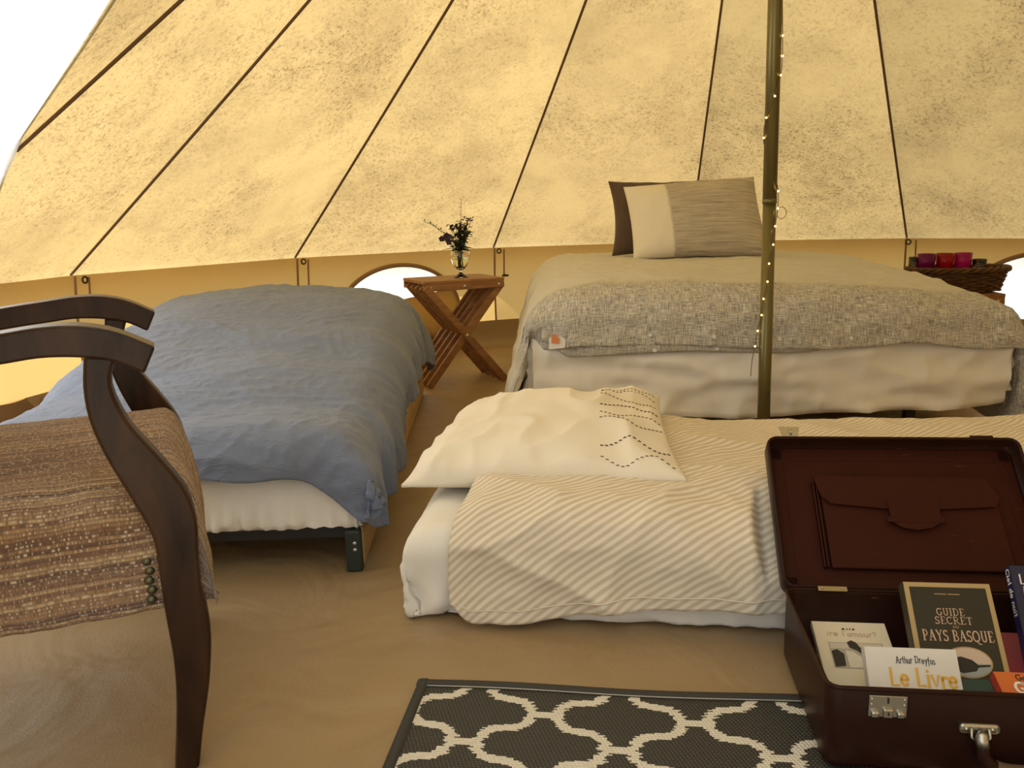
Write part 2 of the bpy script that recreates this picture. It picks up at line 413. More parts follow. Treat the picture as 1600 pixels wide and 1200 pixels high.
# ------------------------------------------------------------------ draped cloth
def fold(tv, lo, hi, r, flare=0.0):
    x = tv.copy(); d = np.zeros_like(tv)
    for sgn, e in ((-1, lo+r), (1, hi-r)):
        s = (tv-e)*sgn; m = s > 0; a = np.clip(s/r, 0, math.pi/2)
        ex = s-r*math.pi/2; ex = np.where(ex > 0, ex, 0)
        xx = e+sgn*(r*np.sin(a)+flare*ex); dz = r*(1-np.cos(a))+ex
        x = np.where(m, xx, x); d = np.where(m, dz, d)
    return x, d
def drape(W, L, hem, ztop, r, nu, nv, flare=0.05, pw=2.6, zmin=0.012, ry=None):
    """flat cloth over a W x L top; hem(side, t) gives the overhang of left/right/front/back"""
    u = np.linspace(0, 1, nu)[:, None]; v = np.linspace(0, 1, nv)[None, :]
    hl, hr = hem('l', v), hem('r', v); hf, hb = hem('f', u), hem('b', u)
    A = -hl + (W+hl+hr)*u; B = -hf + (L+hf+hb)*v
    A = A+0*B; B = B+0*A
    x, da = fold(A, 0.0, W, r, flare); y, db = fold(B, 0.0, L, ry or r, flare)
    drop = (da**pw+db**pw)**(1/pw)
    z = ztop(np.clip(x/W, 0, 1), np.clip(y/L, 0, 1))-drop
    return np.stack([x, y, np.maximum(z, zmin)], -1), A, B, drop
def displace(P, h):
    du = np.gradient(P, axis=0); dv = np.gradient(P, axis=1); nn = np.cross(du, dv)
    nn /= np.maximum(np.linalg.norm(nn, axis=-1, keepdims=True), 1e-9); return P + nn*h[..., None]
def frame_empty(name, label, cat, loc, rz): return thing(name, label, cat, loc, rz)

# ------------------------------------------------------------------ single bed with blue duvet (left)
BL = thing('single_bed_frame', 'low bed frame with pine side rail under the blue duvet', 'bed', (-1.295, 1.90, 0), R_(1.5))
BWd, BLn = 0.92, 2.02
for sx in (0.012, BWd-0.012): box('side_rail', (0.024, BLn, 0.095), (sx, BLn/2, 0.060), M['pine'], BL, bev=0.003)
for sy in (0.03, BLn-0.012): box('end_rail', (BWd-0.05, 0.024, 0.03), (BWd/2, sy, 0.090), M['black'], BL)
for k in range(10): box('slat', (BWd-0.05, 0.06, 0.012), (BWd/2, 0.12+k*0.197, 0.101), M['pine'], BL, bev=0.002)
dg = plain('dark_green_leg', (0.016, 0.024, 0.018), 0.45)
for sx in (0.03, BWd-0.022):
    for sy in (-0.006, BLn-0.03):
        lg = box('leg', (0.04, 0.03, 0.108), (sx, sy, 0.054), dg, BL, bev=0.006)
        for zz in (0.095, 0.078): lathe('screw', [(0, 0.002), (0.004, 0.001), (0.005, 0)], M['metal'], lg, 8, (0, 0, 0)).matrix_local = Matrix.Translation((sx+0.004, sy-0.015, zz-0.02)) @ Matrix.Rotation(R_(90), 4, 'X')

MB_ = thing('mattress', 'white sheeted mattress under the blue duvet', 'mattress', (-1.295, 1.90, 0.108), R_(1.5))
box('core', (0.86, 1.93, 0.11), (0.46, 1.0, 0.057), M['white_sheet'], MB_, bev=0.02)
def hem_m(s, t):
    if s == 'f': return 0.175+0.02*np.sin(t*5.0+0.6)*0.6 + 0.035*np.exp(-((t-0.45)/0.18)**2)
    return 0.13+0*t
P, A, B, D = drape(0.90, 1.98, hem_m, lambda x, y: 0.145+0*x, 0.035, 110, 120, 0.0, 4, 0.004)
h = 0.010*np.clip(D/0.1, 0, 1)*(ridge(A*7+B*2, D*9, 3)-0.3) + 0.006*fbm(A*6, B*6+D*5, 3, 4)+0.010*np.clip(D/0.1, 0, 1)*(B < 0.1)
low = np.clip((D-0.08)/0.06, 0, 1)
h = h+0.006*low*np.sin(A*160+3*pn(A*9, 0*A, 2))
P = displace(P, h); P[..., 2] = np.maximum(P[..., 2], -0.045); P[..., 0] += 0.01; P[..., 1] += 0.005
solid(gridmesh('fitted_sheet', P, M['white_sheet'], MB_, np.stack([A, B], -1)), 0.004)

def blue_top(x, y):
    base = 0.385+0.205*sst(0.02, 0.72, y)
    dome = 1-0.30*np.clip(2*x-1.0, 0, 1)**2.4-0.05*np.clip(1.0-2*x, 0, 1)**2.4
    far = -0.16*sst(0.80, 1.0, y)
    z = 0.24+(base-0.24)*dome+far*0.8
    return z + 0.03*np.exp(-((x-0.30)/0.2)**2-((y-0.25)/0.25)**2)
def hem_b(s, t):
    if s == 'r': return 0.165+0.025*np.sin(t*9)+0.015*np.sin(t*23+1)-0.06*np.exp(-(t/0.04)**2)-0.10*np.exp(-((t-1)/0.06)**2)
    if s == 'l': return 0.26+0.03*np.sin(t*8)
    if s == 'f': return 0.055+0.012*np.sin(t*9+1)+0.085*np.exp(-((t-0.91)/0.075)**2)-0.03*np.exp(-((t-1)/0.04)**2)+0.02*np.sin(t*31)*np.exp(-((t-0.85)/0.12)**2)
    return 0.16-0.10*np.exp(-((t-1)/0.08)**2)
P, A, B, D = drape(1.06, 2.08, hem_b, blue_top, 0.135, 260, 340, 0.02, 3.0, 0.02)
wx = A+0.10*pn(A*3, B*3, 11); wy = B+0.10*pn(A*3+7, B*3, 12)
big = 0.022*fbm(A*1.7, B*1.7, 2, 21)
d1 = 0.024*pn(wx*2.2+wy*1.0, wy*4.2-wx*1.0, 31)                       # long soft folds across
d2 = 0.009*ridge(wx*3.0-wy*1.2, wy*8.0+wx*1.6, 33, 1.6)*sst(-0.1, 0.4, fbm(A*2, B*2, 2, 39))
d3 = 0.0036*ridge(wx*8+wy*3, wy*17-wx*4, 35, 1.5)+0.0022*ridge(wx*21+wy*6, wy*17-wx*10, 36, 1.5)
hang = np.clip(D/0.2, 0, 1)
d4 = 0.018*hang*np.sin(B*22+4*pn(B*3, A*2, 37))*np.where(A > 0.8, 1, 0) + 0.014*hang*np.sin(A*20+4*pn(A*4, B*2, 38))*np.where(B < 0.1, 1, 0)
pleat = 0.010*np.exp(-((A-0.88-0.25*(0.15-B))/0.035)**2)*np.clip(D/0.08, 0, 1)*(B < 0.2)
P = displace(P, big+d1+d2+d3+d4-pleat-0.02)
P[..., 2] = np.maximum(P[..., 2], np.where((P[..., 0] > 0.12) & (P[..., 0] < 0.96) & (P[..., 1] > 0.05), 0.27, 0.06))
bd = gridmesh('duvet', P, M['bluelinen'], None, np.stack([A, B], -1)); solid(bd, 0.012)
bd.location = (-1.368, 1.822, 0.0); bd.rotation_euler = (0, 0, R_(1.5)); tag(bd, 'rumpled grey-blue linen duvet on the left single bed', 'duvet')

# ------------------------------------------------------------------ double bed (right, behind the pole)
DX, DY, DRZ = 0.075, 2.86, R_(-2.5)
DB = thing('double_bed_frame', 'black metal double bed frame under the white mattress', 'bed', (DX, DY, 0), DRZ)
DW, DL = 1.62, 1.95
box('side_rail', (0.03, DL-0.1, 0.04), (0.05, DL/2, 0.22), M['black'], DB); box('side_rail', (0.03, DL-0.1, 0.04), (DW-0.05, DL/2, 0.22), M['black'], DB)
for sy in (0.08, DL-0.05): box('end_rail', (DW-0.1, 0.03, 0.04), (DW/2, sy, 0.22), M['black'], DB)
for k in range(9): box('slat', (DW-0.12, 0.07, 0.012), (DW/2, 0.17+k*0.2, 0.236), M['pine'], DB, bev=0.002)
for sx in (0.06, DW/2, DW-0.28):
    for sy in (0.09, DL-0.07): box('leg', (0.035, 0.035, 0.20), (sx, sy, 0.10), M['black'], DB)
DM = thing('mattress', 'white sheeted mattress of the double bed behind the pole', 'mattress', (DX, DY, 0.245), DRZ)
box('core', (DW-0.04, DL-0.04, 0.185), (DW/2, DL/2, 0.096), M['white_sheet'], DM, bev=0.03)
def hem_d(s, t):
    if s == 'f': return 0.25+0.055*np.sin(np.pi*np.clip(t*1.05-0.02, 0, 1))**0.8+0.008*np.sin(t*17)
    return 0.23+0*t
P, A, B, D = drape(DW, DL, hem_d, lambda x, y: 0.21+0*x, 0.04, 200, 120, 0.0, 4, -0.12)
fr = (B < 0.12)
h = 0.005*fbm(A*4, B*4+D*4, 3, 44) + fr*np.clip(D/0.1, 0, 1)*(0.026*ridge(A*1.1+D*2.4, D*6-A*1.6, 45, 2)+0.018*ridge(A*2.6-D*3, D*9+A*2.0, 46, 2)+0.007*ridge(A*7+D*6, D*12-A*5, 47, 2))
P = displace(P, h)
solid(gridmesh('fitted_sheet', P, M['white_sheet'], DM, np.stack([A, B], -1)), 0.004)

def linen_grid():
    t = NT('beige_crosshatch_linen'); uv = t.coord('UV'); x, y, _ = t.sep(uv)
    a = t.noise(t.mapping(uv, (420, 26, 1)), 1, 3, 0.7); b = t.noise(t.mapping(uv, (26, 420, 1)), 1, 3, 0.7)
    a2 = t.ramp(a, [(0.42, 0.0), (0.58, 1.0)]); b2 = t.ramp(b, [(0.42, 0.0), (0.58, 1.0)])
    hatch = t.math('MULTIPLY', t.math('ADD', a2, b2), 0.5)
    # feathered band towards the buttoned edge
    fe = t.math('ADD', y, t.math('MULTIPLY', t.math('SUBTRACT', a, 0.5), 0.10))
    band = t.ramp(fe, [(0.12, 1.0), (0.20, 0.0)])
    fx = t.math('ADD', x, t.math('MULTIPLY', t.math('SUBTRACT', b, 0.5), 0.12))
    inx = t.ramp(t.math('ADD', fx, 0.30), [(0.10, 0.0), (0.16, 1.0)])
    band = t.math('MULTIPLY', band, inx)
    plainc = t.mix(t.math('MULTIPLY', b2, 0.45), (0.62, 0.59, 0.49), (0.52, 0.49, 0.41))
    creamc = (0.74, 0.70, 0.60)
    outx = t.ramp(t.math('ADD', fx, 0.45), [(0.16, 1.0), (0.50, 0.0)])
    plainc = t.mix(outx, plainc, creamc)
    hc = t.ramp(hatch, [(0.1, (0.22, 0.21, 0.19)), (0.5, (0.46, 0.435, 0.37)), (0.95, (0.76, 0.71, 0.58))])
    c = t.mix(band, plainc, hc)
    return t.fin(c, 0.9, t.bump(hatch, 0.25, 0.002), **{'Sheen Weight': 0.1})
M['hatch'] = linen_grid()
def dbl_top(x, y):
    z = 0.585+0.045*sst(0.0, 0.55, y)
    z = z-0.045*sst(0.52, 1.0, x)**1.6*(1-0.35*y)-0.03*(1-sst(0, 0.15, x))
    return z+0.02*np.exp(-((x-0.25)/0.2)**2-((y-0.15)/0.25)**2)
def hem_dd(s, t):
    if s == 'f':
        return 0.155-0.035*sst(0.52, 1.0, t)**1.6+0.006*np.sin(t*13)-0.022*np.exp(-((t-0.26)/0.05)**2)-0.02*np.exp(-((t-0.72)/0.05)**2) + 0.0*t
    if s == 'l': return 0.56+0.06*np.exp(-(t/0.12)**2)+0.02*np.sin(t*11)
    if s == 'r': return 0.40+0.02*np.sin(t*9)
    return 0.12+0*t
P, A, B, D = drape(DW+0.06, DL, hem_dd, dbl_top, 0.14, 320, 260, 0.08, 3.2, 0.05, 0.12)
wx = A+0.08*pn(A*3, B*3, 51); wy = B+0.08*pn(A*3+7, B*3, 52)
lh = np.clip(D/0.2, 0, 1)*(A < 0.1)
h = 0.016*fbm(A*1.8, B*1.8, 2, 53)+0.007*ridge(wx*3.2+wy*1.2, wy*6-wx*1.0, 55, 2.4)+0.004*ridge(wx*2.0, wy*13, 56, 2)+0.003*ridge(wx*12, wy*5, 57, 2)
h = h+0.018*lh*np.sin(B*13+3*pn(B*2.5, A, 58))+0.010*np.clip(D/0.15, 0, 1)*(B < 0.1)*ridge(A*4+B*6, B*7-A*2, 59, 2)
P = displace(P, h-0.012)
# the front-left corner tucks back under itself, opening on the white sheet
tuck = np.exp(-((A+0.02)/0.07)**2)*np.clip((D-0.10)/0.12, 0, 1)*(B < 0.14)
P[..., 1] += 0.10*tuck; P[..., 2] += 0.03*tuck
left = np.clip((-A-0.08)/0.15, 0, 1); P[..., 0] -= 0.045*left*np.clip(D/0.35, 0, 1); P[..., 1] += 0.0*left
DDP = P.copy()
dd_ = gridmesh('duvet', P, M['hatch'], None, np.stack([A, B], -1)); solid(dd_, 0.010)
dd_.location = (DX-0.03, DY-0.045, 0.0); dd_.rotation_euler = (0, 0, DRZ); tag(dd_, 'beige crosshatch-patterned duvet on the double bed', 'duvet')
# lower lip of the open buttoned edge, with its buttons
lip_m = cloth('grey_lip', (0.40, 0.38, 0.33), 300, 0.2, 0.25)
xs = np.linspace(0.06, 1.12, 120); PL = np.zeros((120, 12, 3))
for i, x in enumerate(xs):
    e = sst(0.06, 0.16, x)*(1-sst(0.98, 1.12, x))
    for j in range(12):
        v_ = j/11; PL[i, j] = (x, 0.026-0.016*math.sin(v_*math.pi*0.75)-0.003*math.sin(x*30), 0.455-(0.030+0.058*e+0.006*math.sin(x*9))*v_)
lip = gridmesh('duvet_lip', PL, M['hatch'], dd_, np.stack([PL[..., 0]+0.5, 0.16-(PL[..., 2]-0.36)*0.9], -1)); solid(lip, 0.006)
bt = plain('button_white', (0.80, 0.78, 0.72), 0.3)
def button(x, y, z, par):
    o = lathe('button', [(0, 0.0035), (0.004, 0.0032), (0.0058, 0.004), (0.0068, 0.002), (0.0068, 0)], bt, par, 14)
    o.matrix_local = Matrix.Translation((x, y, z)) @ Matrix.Rotation(R_(90), 4, 'X'); return o
BUT = []
tg_m = plain('care_label_paper', (0.78, 0.74, 0.66), 0.6); tg_o = plain('care_label_orange', (0.62, 0.22, 0.07), 0.6)

# ------------------------------------------------------------------ floor mattress with striped duvet
# the open suitcase's lid leans back on this mattress and presses its edge in
SA = R_(-7.5); CWD, CD, CHH = 0.50, 0.335, 0.135
CASE_LOC = (0.457, 1.120, 0.010); LIDA = R_(43); LH = 0.052
_up = Vector((0, math.cos(LIDA), math.sin(LIDA))); _nr = Vector((0, -math.sin(LIDA), math.cos(LIDA)))
LID_M = Matrix((Vector((1, 0, 0)), _up, _nr)).transposed().to_4x4(); LID_M.translation = Vector((0, CD, CHH+0.003)) - _nr*LH
LID_W = Matrix.Translation(CASE_LOC) @ Matrix.Rotation(SA, 4, 'Z') @ LID_M
def under_lid(P, org, rz, gap):
    c, s = math.cos(rz), math.sin(rz); Wd = P.copy(); Wd[..., 0] = org[0]+c*P[..., 0]-s*P[..., 1]; Wd[..., 1] = org[1]+s*P[..., 0]+c*P[..., 1]
    inv = np.array(LID_W.inverted()); q = Wd @ inv[:3, :3].T + inv[:3, 3]
    out = np.maximum.reduce([-q[..., 0], q[..., 0]-CWD, q[..., 1]-CD-0.015, 0*q[..., 0]])
    lim = -gap+np.maximum(out-0.02, 0)*2.2
    act = q[..., 1] > -0.16
    q[..., 2] = np.where(act & (q[..., 2] > lim), lim, q[..., 2])
    m = np.array(LID_W); Wd = q @ m[:3, :3].T + m[:3, 3]; Wd[..., 2] = np.maximum(Wd[..., 2], 0.006)
    x = Wd[..., 0]-org[0]; y = Wd[..., 1]-org[1]; return np.stack([c*x+s*y, -s*x+c*y, Wd[..., 2]], -1)
FX, FY, FRZ = -0.245, 1.655, R_(-8.5)
FM = thing('mattress', 'white sheeted mattress lying directly on the tent floor', 'mattress', (FX, FY, 0), FRZ)
FW, FL = 1.95, 0.84                                          # local x runs along the mattress
box('core', (FW-0.06, FL-0.20, 0.17), (FW/2, FL/2+0.07, 0.09), M['white_sheet'], FM, bev=0.03)
def hem_f(s, t): return 0.205+0.006*np.sin(t*21)
P, A, B, D = drape(FW, FL, hem_f, lambda x, y: 0.20+0.012*np.sin(np.pi*y), 0.055, 190, 110, -0.16, 2.2, 0.006)
h = 0.006*fbm(A*5, B*5+D*5, 3, 64)+np.clip((D-0.07)/0.1, 0, 1)*(0.014*(ridge(A*9+B*7, D*10, 65, 2)-0.2)+0.012*np.sin((A-B)*42+3*pn(A*6, B*6, 66))*(A < 0.25))
P = displace(P, h); P[..., 2] = np.maximum(P[..., 2], 0.004); P = under_lid(P, (FX, FY), FRZ, 0.030)
solid(gridmesh('fitted_sheet', P, M['white_sheet'], FM, np.stack([A, B], -1)), 0.004)
def stripes():
    t = NT('striped_cotton'); uv = t.coord('UV'); x, y, _ = t.sep(uv)
    s = t.math('SUBTRACT', t.math('MULTIPLY', y, math.cos(R_(37))), t.math('MULTIPLY', x, math.sin(R_(37))))
    s = t.math('FRACT', t.math('MULTIPLY', s, 1/0.0158))
    k = t.ramp(s, [(0.0, 0.0), (0.06, 1.0), (0.50, 1.0), (0.56, 0.0)])
    wv = t.noise(t.mapping(uv, (500, 60, 1)), 1, 2)
    c = t.mix(k, (0.76, 0.69, 0.55), t.mix(wv, (0.56, 0.465, 0.325), (0.62, 0.52, 0.375)))
    return t.fin(c, 0.9, t.bump(wv, 0.15, 0.002), **{'Sheen Weight': 0.1})
M['stripe'] = stripes()
def str_top(x, y): return 0.262+0.018*np.sin(np.pi*y)+0.008*np.sin(x*9)-0.022*(1-sst(0, 0.10, x))
def hem_s(s, t):
    if s == 'l': return -0.150+0.04*np.exp(-(t/0.25)**2)+0.008*np.sin(t*6)
    if s == 'f': return 0.203-0.040*sst(0.06, 0.22, t)+0.006*np.sin(t*14)+0.004*np.sin(t*37)-0.05*np.exp(-(t/0.012)**2)
    if s == 'r': return 0.15+0*t
    return 0.17+0.01*np.sin(t*20)
P, A, B, D = drape(FW+0.04, FL+0.07, hem_s, str_top, 0.10, 300, 220, 0.0, 3.0, 0.010)
wx = A+0.08*pn(A*3, B*3, 71); wy = B+0.08*pn(A*3+7, B*3, 72)
fh = np.clip(D/0.12, 0, 1)*(B < 0.15)
h = 0.018*fbm(A*2.2, B*2.2, 2, 73)+0.012*ridge(wx*2.4+wy*2.4, wy*3.2-wx*1.6, 75, 2.2)+0.004*ridge(wx*8+wy*6, wy*9-wx*6, 76, 2)
h = h+fh*(0.015*ridge(A*3.4+B*3.2, B*3-A*0.8, 77, 2)+0.006*np.sin(A*24+4*pn(A*3, B*3, 78)))
edge = np.clip((0.17-A)/0.08, 0, 1)
P = displace(P, (h-0.012)*(1-0.6*edge)); P[..., 2] = np.maximum(P[..., 2], 0.012)
P[..., 2] -= 0.018*edge*np.clip(1-D/0.1, 0, 1)
P = under_lid(P, (FX-0.005, FY-0.035), FRZ, 0.014)
sd_ = gridmesh('duvet', P, M['stripe'], None, np.stack([A, B], -1)); solid(sd_, 0.008)
sd_.location = (FX-0.005, FY-0.035, 0); sd_.rotation_euler = (0, 0, FRZ); tag(sd_, 'beige and white striped duvet on the floor mattress', 'duvet')
# stitched line just above the front hem
st = thing_parent = sd_
def piping(P, j, name, mat, par, rad, i0=0, i1=None, off=0.004):
    pts = [Vector(P[i, j])+Vector((0, -off, 0.0)) for i in range(i0, i1 or P.shape[0], 2)]
    return tube(name, pts, rad, mat, par, 5)
piping(P, 5, 'hem_piping', M['cream'], sd_, 0.0013, 4, 200, 0.003)

# ------------------------------------------------------------------ pillows
def pillow(name, label, corners, thick, mat, nu=70, nv=50, seed=0, wr=1.0, sag=0.0, pinch=0.05, bulge=None):
    c = [np.array(q, float) for q in corners]                # bl, br, tr, tl
    U, V = np.meshgrid(np.linspace(0, 1, nu), np.linspace(0, 1, nv), indexing='ij')
    # edges bow inwards between the corners
    e = pinch; Ux = U+(0.5-U)*e*4*V*(1-V)*2*np.abs(2*U-1)**2; Vx = V+(0.5-V)*e*4*U*(1-U)*2*np.abs(2*V-1)**2
    base = ((1-Ux)*(1-Vx))[..., None]*c[0]+(Ux*(1-Vx))[..., None]*c[1]+(Ux*Vx)[..., None]*c[2]+((1-Ux)*Vx)[..., None]*c[3]
    nn = np.cross(c[1]-c[0], c[3]-c[0]); nn /= np.linalg.norm(nn)
    su = np.linalg.norm(c[1]-c[0]); svv = np.linalg.norm(c[3]-c[0]); a, b = U*su, V*svv
    pr = (np.clip(1-np.abs(2*U-1)**2.6, 0, 1)**0.62)*(np.clip(1-np.abs(2*V-1)**2.6, 0, 1)**0.62)
    if bulge is not None: pr = pr*bulge(U, V)
    ed = np.clip(pr*4, 0, 1)
    hh = wr*(0.010*fbm(a*4, b*4, 3, seed)+0.008*ridge(a*5+b*4, b*6-a*4, seed+3, 2)*ed+0.010*ridge(a*9, b*4, seed+5, 2)*np.clip(1-pr, 0, 1)*ed)
    top = base+nn*(thick*0.62*pr+hh*ed+0.004)[..., None]; bot = base-nn*(thick*0.38*pr+0.004)[..., None]
    idx = np.arange(nu*nv).reshape(nu, nv); off = nu*nv; f = []
    for i in range(nu-1):
        for j in range(nv-1):
            f.append((idx[i, j], idx[i+1, j], idx[i+1, j+1], idx[i, j+1])); f.append((off+idx[i, j+1], off+idx[i+1, j+1], off+idx[i+1, j], off+idx[i, j]))
    bd_ = [idx[i, 0] for i in range(nu)]+[idx[-1, j] for j in range(1, nv)]+[idx[i, -1] for i in range(nu-2, -1, -1)]+[idx[0, j] for j in range(nv-2, 0, -1)]
    for k in range(len(bd_)):
        p, q = bd_[k], bd_[(k+1) % len(bd_)]; f.append((p, off+p, off+q, q))
    o = mesh(name, np.vstack([top.reshape(-1, 3), bot.reshape(-1, 3)]), f, mat, None, np.vstack([np.stack([U, V], -1).reshape(-1, 2)]*2))
    tag(o, label, 'pillow'); return o, top
p1, T1 = pillow('pillow', 'cream pillow with dashed stitching lying on the striped duvet', [(-0.262, 1.835, 0.240), (0.372, 1.715, 0.275), (0.43, 2.37, 0.315), (-0.15, 2.29, 0.30)], 0.135, M['cream'], 90, 60, 81, 1.5, pinch=0.03)
# rows of dark running stitches near the right end of the pillow
stm = plain('dark_thread', (0.07, 0.05, 0.03), 0.8)
for row, v0 in enumerate((0.05, 0.15, 0.31, 0.40, 0.52, 0.63, 0.74, 0.86)):
    sv_, sf_ = [], []
    x = 0.715
    while x < 0.965:
        vv_ = v0+0.022*math.sin(x*30+row*2.1); i = x*(T1.shape[0]-1); j = min(max(vv_, 0.01), 0.99)*(T1.shape[1]-1)
        def bil(i, j):
            a, b = int(i), int(j); fa, fb = i-a, j-b; a2 = min(a+1, T1.shape[0]-1); b2 = min(b+1, T1.shape[1]-1)
            return T1[a, b]*(1-fa)*(1-fb)+T1[a2, b]*fa*(1-fb)+T1[a, b2]*(1-fa)*fb+T1[a2, b2]*fa*fb
        q0 = bil(i, j); q1 = bil(min(i+0.011*(T1.shape[0]-1), T1.shape[0]-1.001), j)
        vv, ff = tube_arrays([q0, (q0+q1)/2+np.array([0, 0, 0.0012]), q1], 0.0016 if row in (1, 4) else 0.0011, 4); b0 = len(sv_)
        sv_ += vv; sf_ += [tuple(b0+q for q in g) for g in ff]; x += 0.0175
    mesh('stitch_row', sv_, sf_, stm, p1)
def ombre():
    t = NT('cream_grey_pillowcase'); uv = t.coord('UV'); x, y, _ = t.sep(uv)
    b = t.noise(t.mapping(uv, (2.5, 75, 1)), 1, 4, 0.75); fx = t.math('ADD', x, t.math('MULTIPLY', t.math('SUBTRACT', b, 0.5), 0.07))
    k = t.ramp(fx, [(0.285, 0.0), (0.305, 1.0)])
    c = t.mix(k, (0.76, 0.70, 0.56), t.ramp(b, [(0.33, (0.25, 0.215, 0.165)), (0.5, (0.45, 0.395, 0.31)), (0.66, (0.64, 0.56, 0.43))]))
    return t.fin(c, 0.9, t.bump(b, 0.1, 0.002))
p2, _ = pillow('pillow', 'cream and grey striped pillow standing on the double bed', [(0.575, 3.86, 0.628), (1.20, 3.83, 0.628), (1.165, 4.03, 0.985), (0.555, 4.05, 0.955)], 0.15, ombre(), 70, 50, 91, 0.6, pinch=0.02)
p3, _ = pillow('pillow', 'dark brown pillow leaning behind the cream pillow', [(0.50, 4.06, 0.635), (1.12, 4.05, 0.635), (1.10, 4.235, 0.985), (0.505, 4.235, 0.99)], 0.12, cloth('brown_pillowcase', (0.085, 0.050, 0.030), 300, 0.12, 0.1), 60, 40, 95, 0.8, pinch=0.04)

# ------------------------------------------------------------------ wooden armchair (left foreground)
CH_TH = R_(22.5)
chair = thing('armchair', 'dark wooden armchair with a woven brown and cream seat', 'armchair', (-0.5, 1.18, 0), CH_TH)
# chair space: x forward, y across (0 near side), z up
legL = crom([(-.101, .672), (-.107, .624), (-.104, .577), (-.09, .524), (-.064, .457), (-.042, .394), (-.038, .332), (-.037, .27), (-.033, .184), (-.038, .097), (-.050, .0)], 5)
legR = crom([(-.060, .668), (-.070, .638), (-.068, .61), (-.052, .566), (-.019, .514), (.011, .46), (.022, .413), (.020, .362), (.019, .30), (.025, .235), (.016, .15), (-.002, .066), (-.014, .0)], 5)
def resamp(c, m):
    d = np.r_[0, np.cumsum(np.linalg.norm(np.diff(c, axis=0), axis=1))]; s = np.linspace(0, d[-1], m)
    return np.stack([np.interp(s, d, c[:, k]) for k in range(2)], 1)
def profile_solid(name, c0, c1, y0, y1, mat, par, m=48, bev=0.005):
    a, b = resamp(np.array(c0), m), resamp(np.array(c1), m); bm = bmesh.new()
    v = [[bm.verts.new((p[0], y, p[1])) for p in c] for c in (a, b) for y in (y0, y1)]   # a-y0, a-y1, b-y0, b-y1
    for i in range(m-1):
        bm.faces.new((v[0][i], v[2][i], v[2][i+1], v[0][i+1])); bm.faces.new((v[1][i+1], v[3][i+1], v[3][i], v[1][i]))
        bm.faces.new((v[0][i+1], v[1][i+1], v[1][i], v[0][i])); bm.faces.new((v[2][i], v[3][i], v[3][i+1], v[2][i+1]))
    bm.faces.new((v[0][0], v[1][0], v[3][0], v[2][0])); bm.faces.new((v[2][-1], v[3][-1], v[1][-1], v[0][-1]))
    o = frombm(name, bm, mat, par); md = o.modifiers.new('bevel', 'BEVEL'); md.width = bev; md.segments = 2; md.limit_method = 'ANGLE'; md.angle_limit = R_(50)
    return o
armT = crom([(-.50, .665), (-.36, .690), (-.26, .704), (-.197, .711), (-.151, .716), (-.104, .715), (-.057, .703), (-.008, .677)], 6)
armB = crom([(-.50, .625), (-.36, .650), (-.26, .664), (-.197, .670), (-.151, .674), (-.102, .670), (-.062, .660), (-.026, .640)], 6)
CW = 0.56
for s, (y0, y1, ya, yb) in enumerate(((0.0, 0.042, -0.004, 0.05), (CW-0.042, CW, CW-0.05, CW+0.004))):
    profile_solid('front_leg', legL, legR, y0, y1, M['chairwood'], chair)
    profile_solid('arm', armT, armB, ya, yb, M['chairwood'], chair, 40, 0.004)
    rl = crom([(-.56, 0.0), (-.50, .20), (-.47, .42), (-.50, .62), (-.60, .95)], 6); rr2 = rl+np.array([0.05, 0.0])
    profile_solid('rear_leg', rl, rr2, y0, y1, M['chairwood'], chair, 30)
    box('side_apron', (0.40, 0.016, 0.05), (-0.27, 0.06 if s == 0 else CW-0.06, 0.315), M['chairwood'], chair)
box('front_apron', (0.02, CW-0.08, 0.05), (-0.012, CW/2, 0.315), M['chairwood'], chair)
box('rear_apron', (0.02, CW-0.08, 0.05), (-0.47, CW/2, 0.315), M['chairwood'], chair)
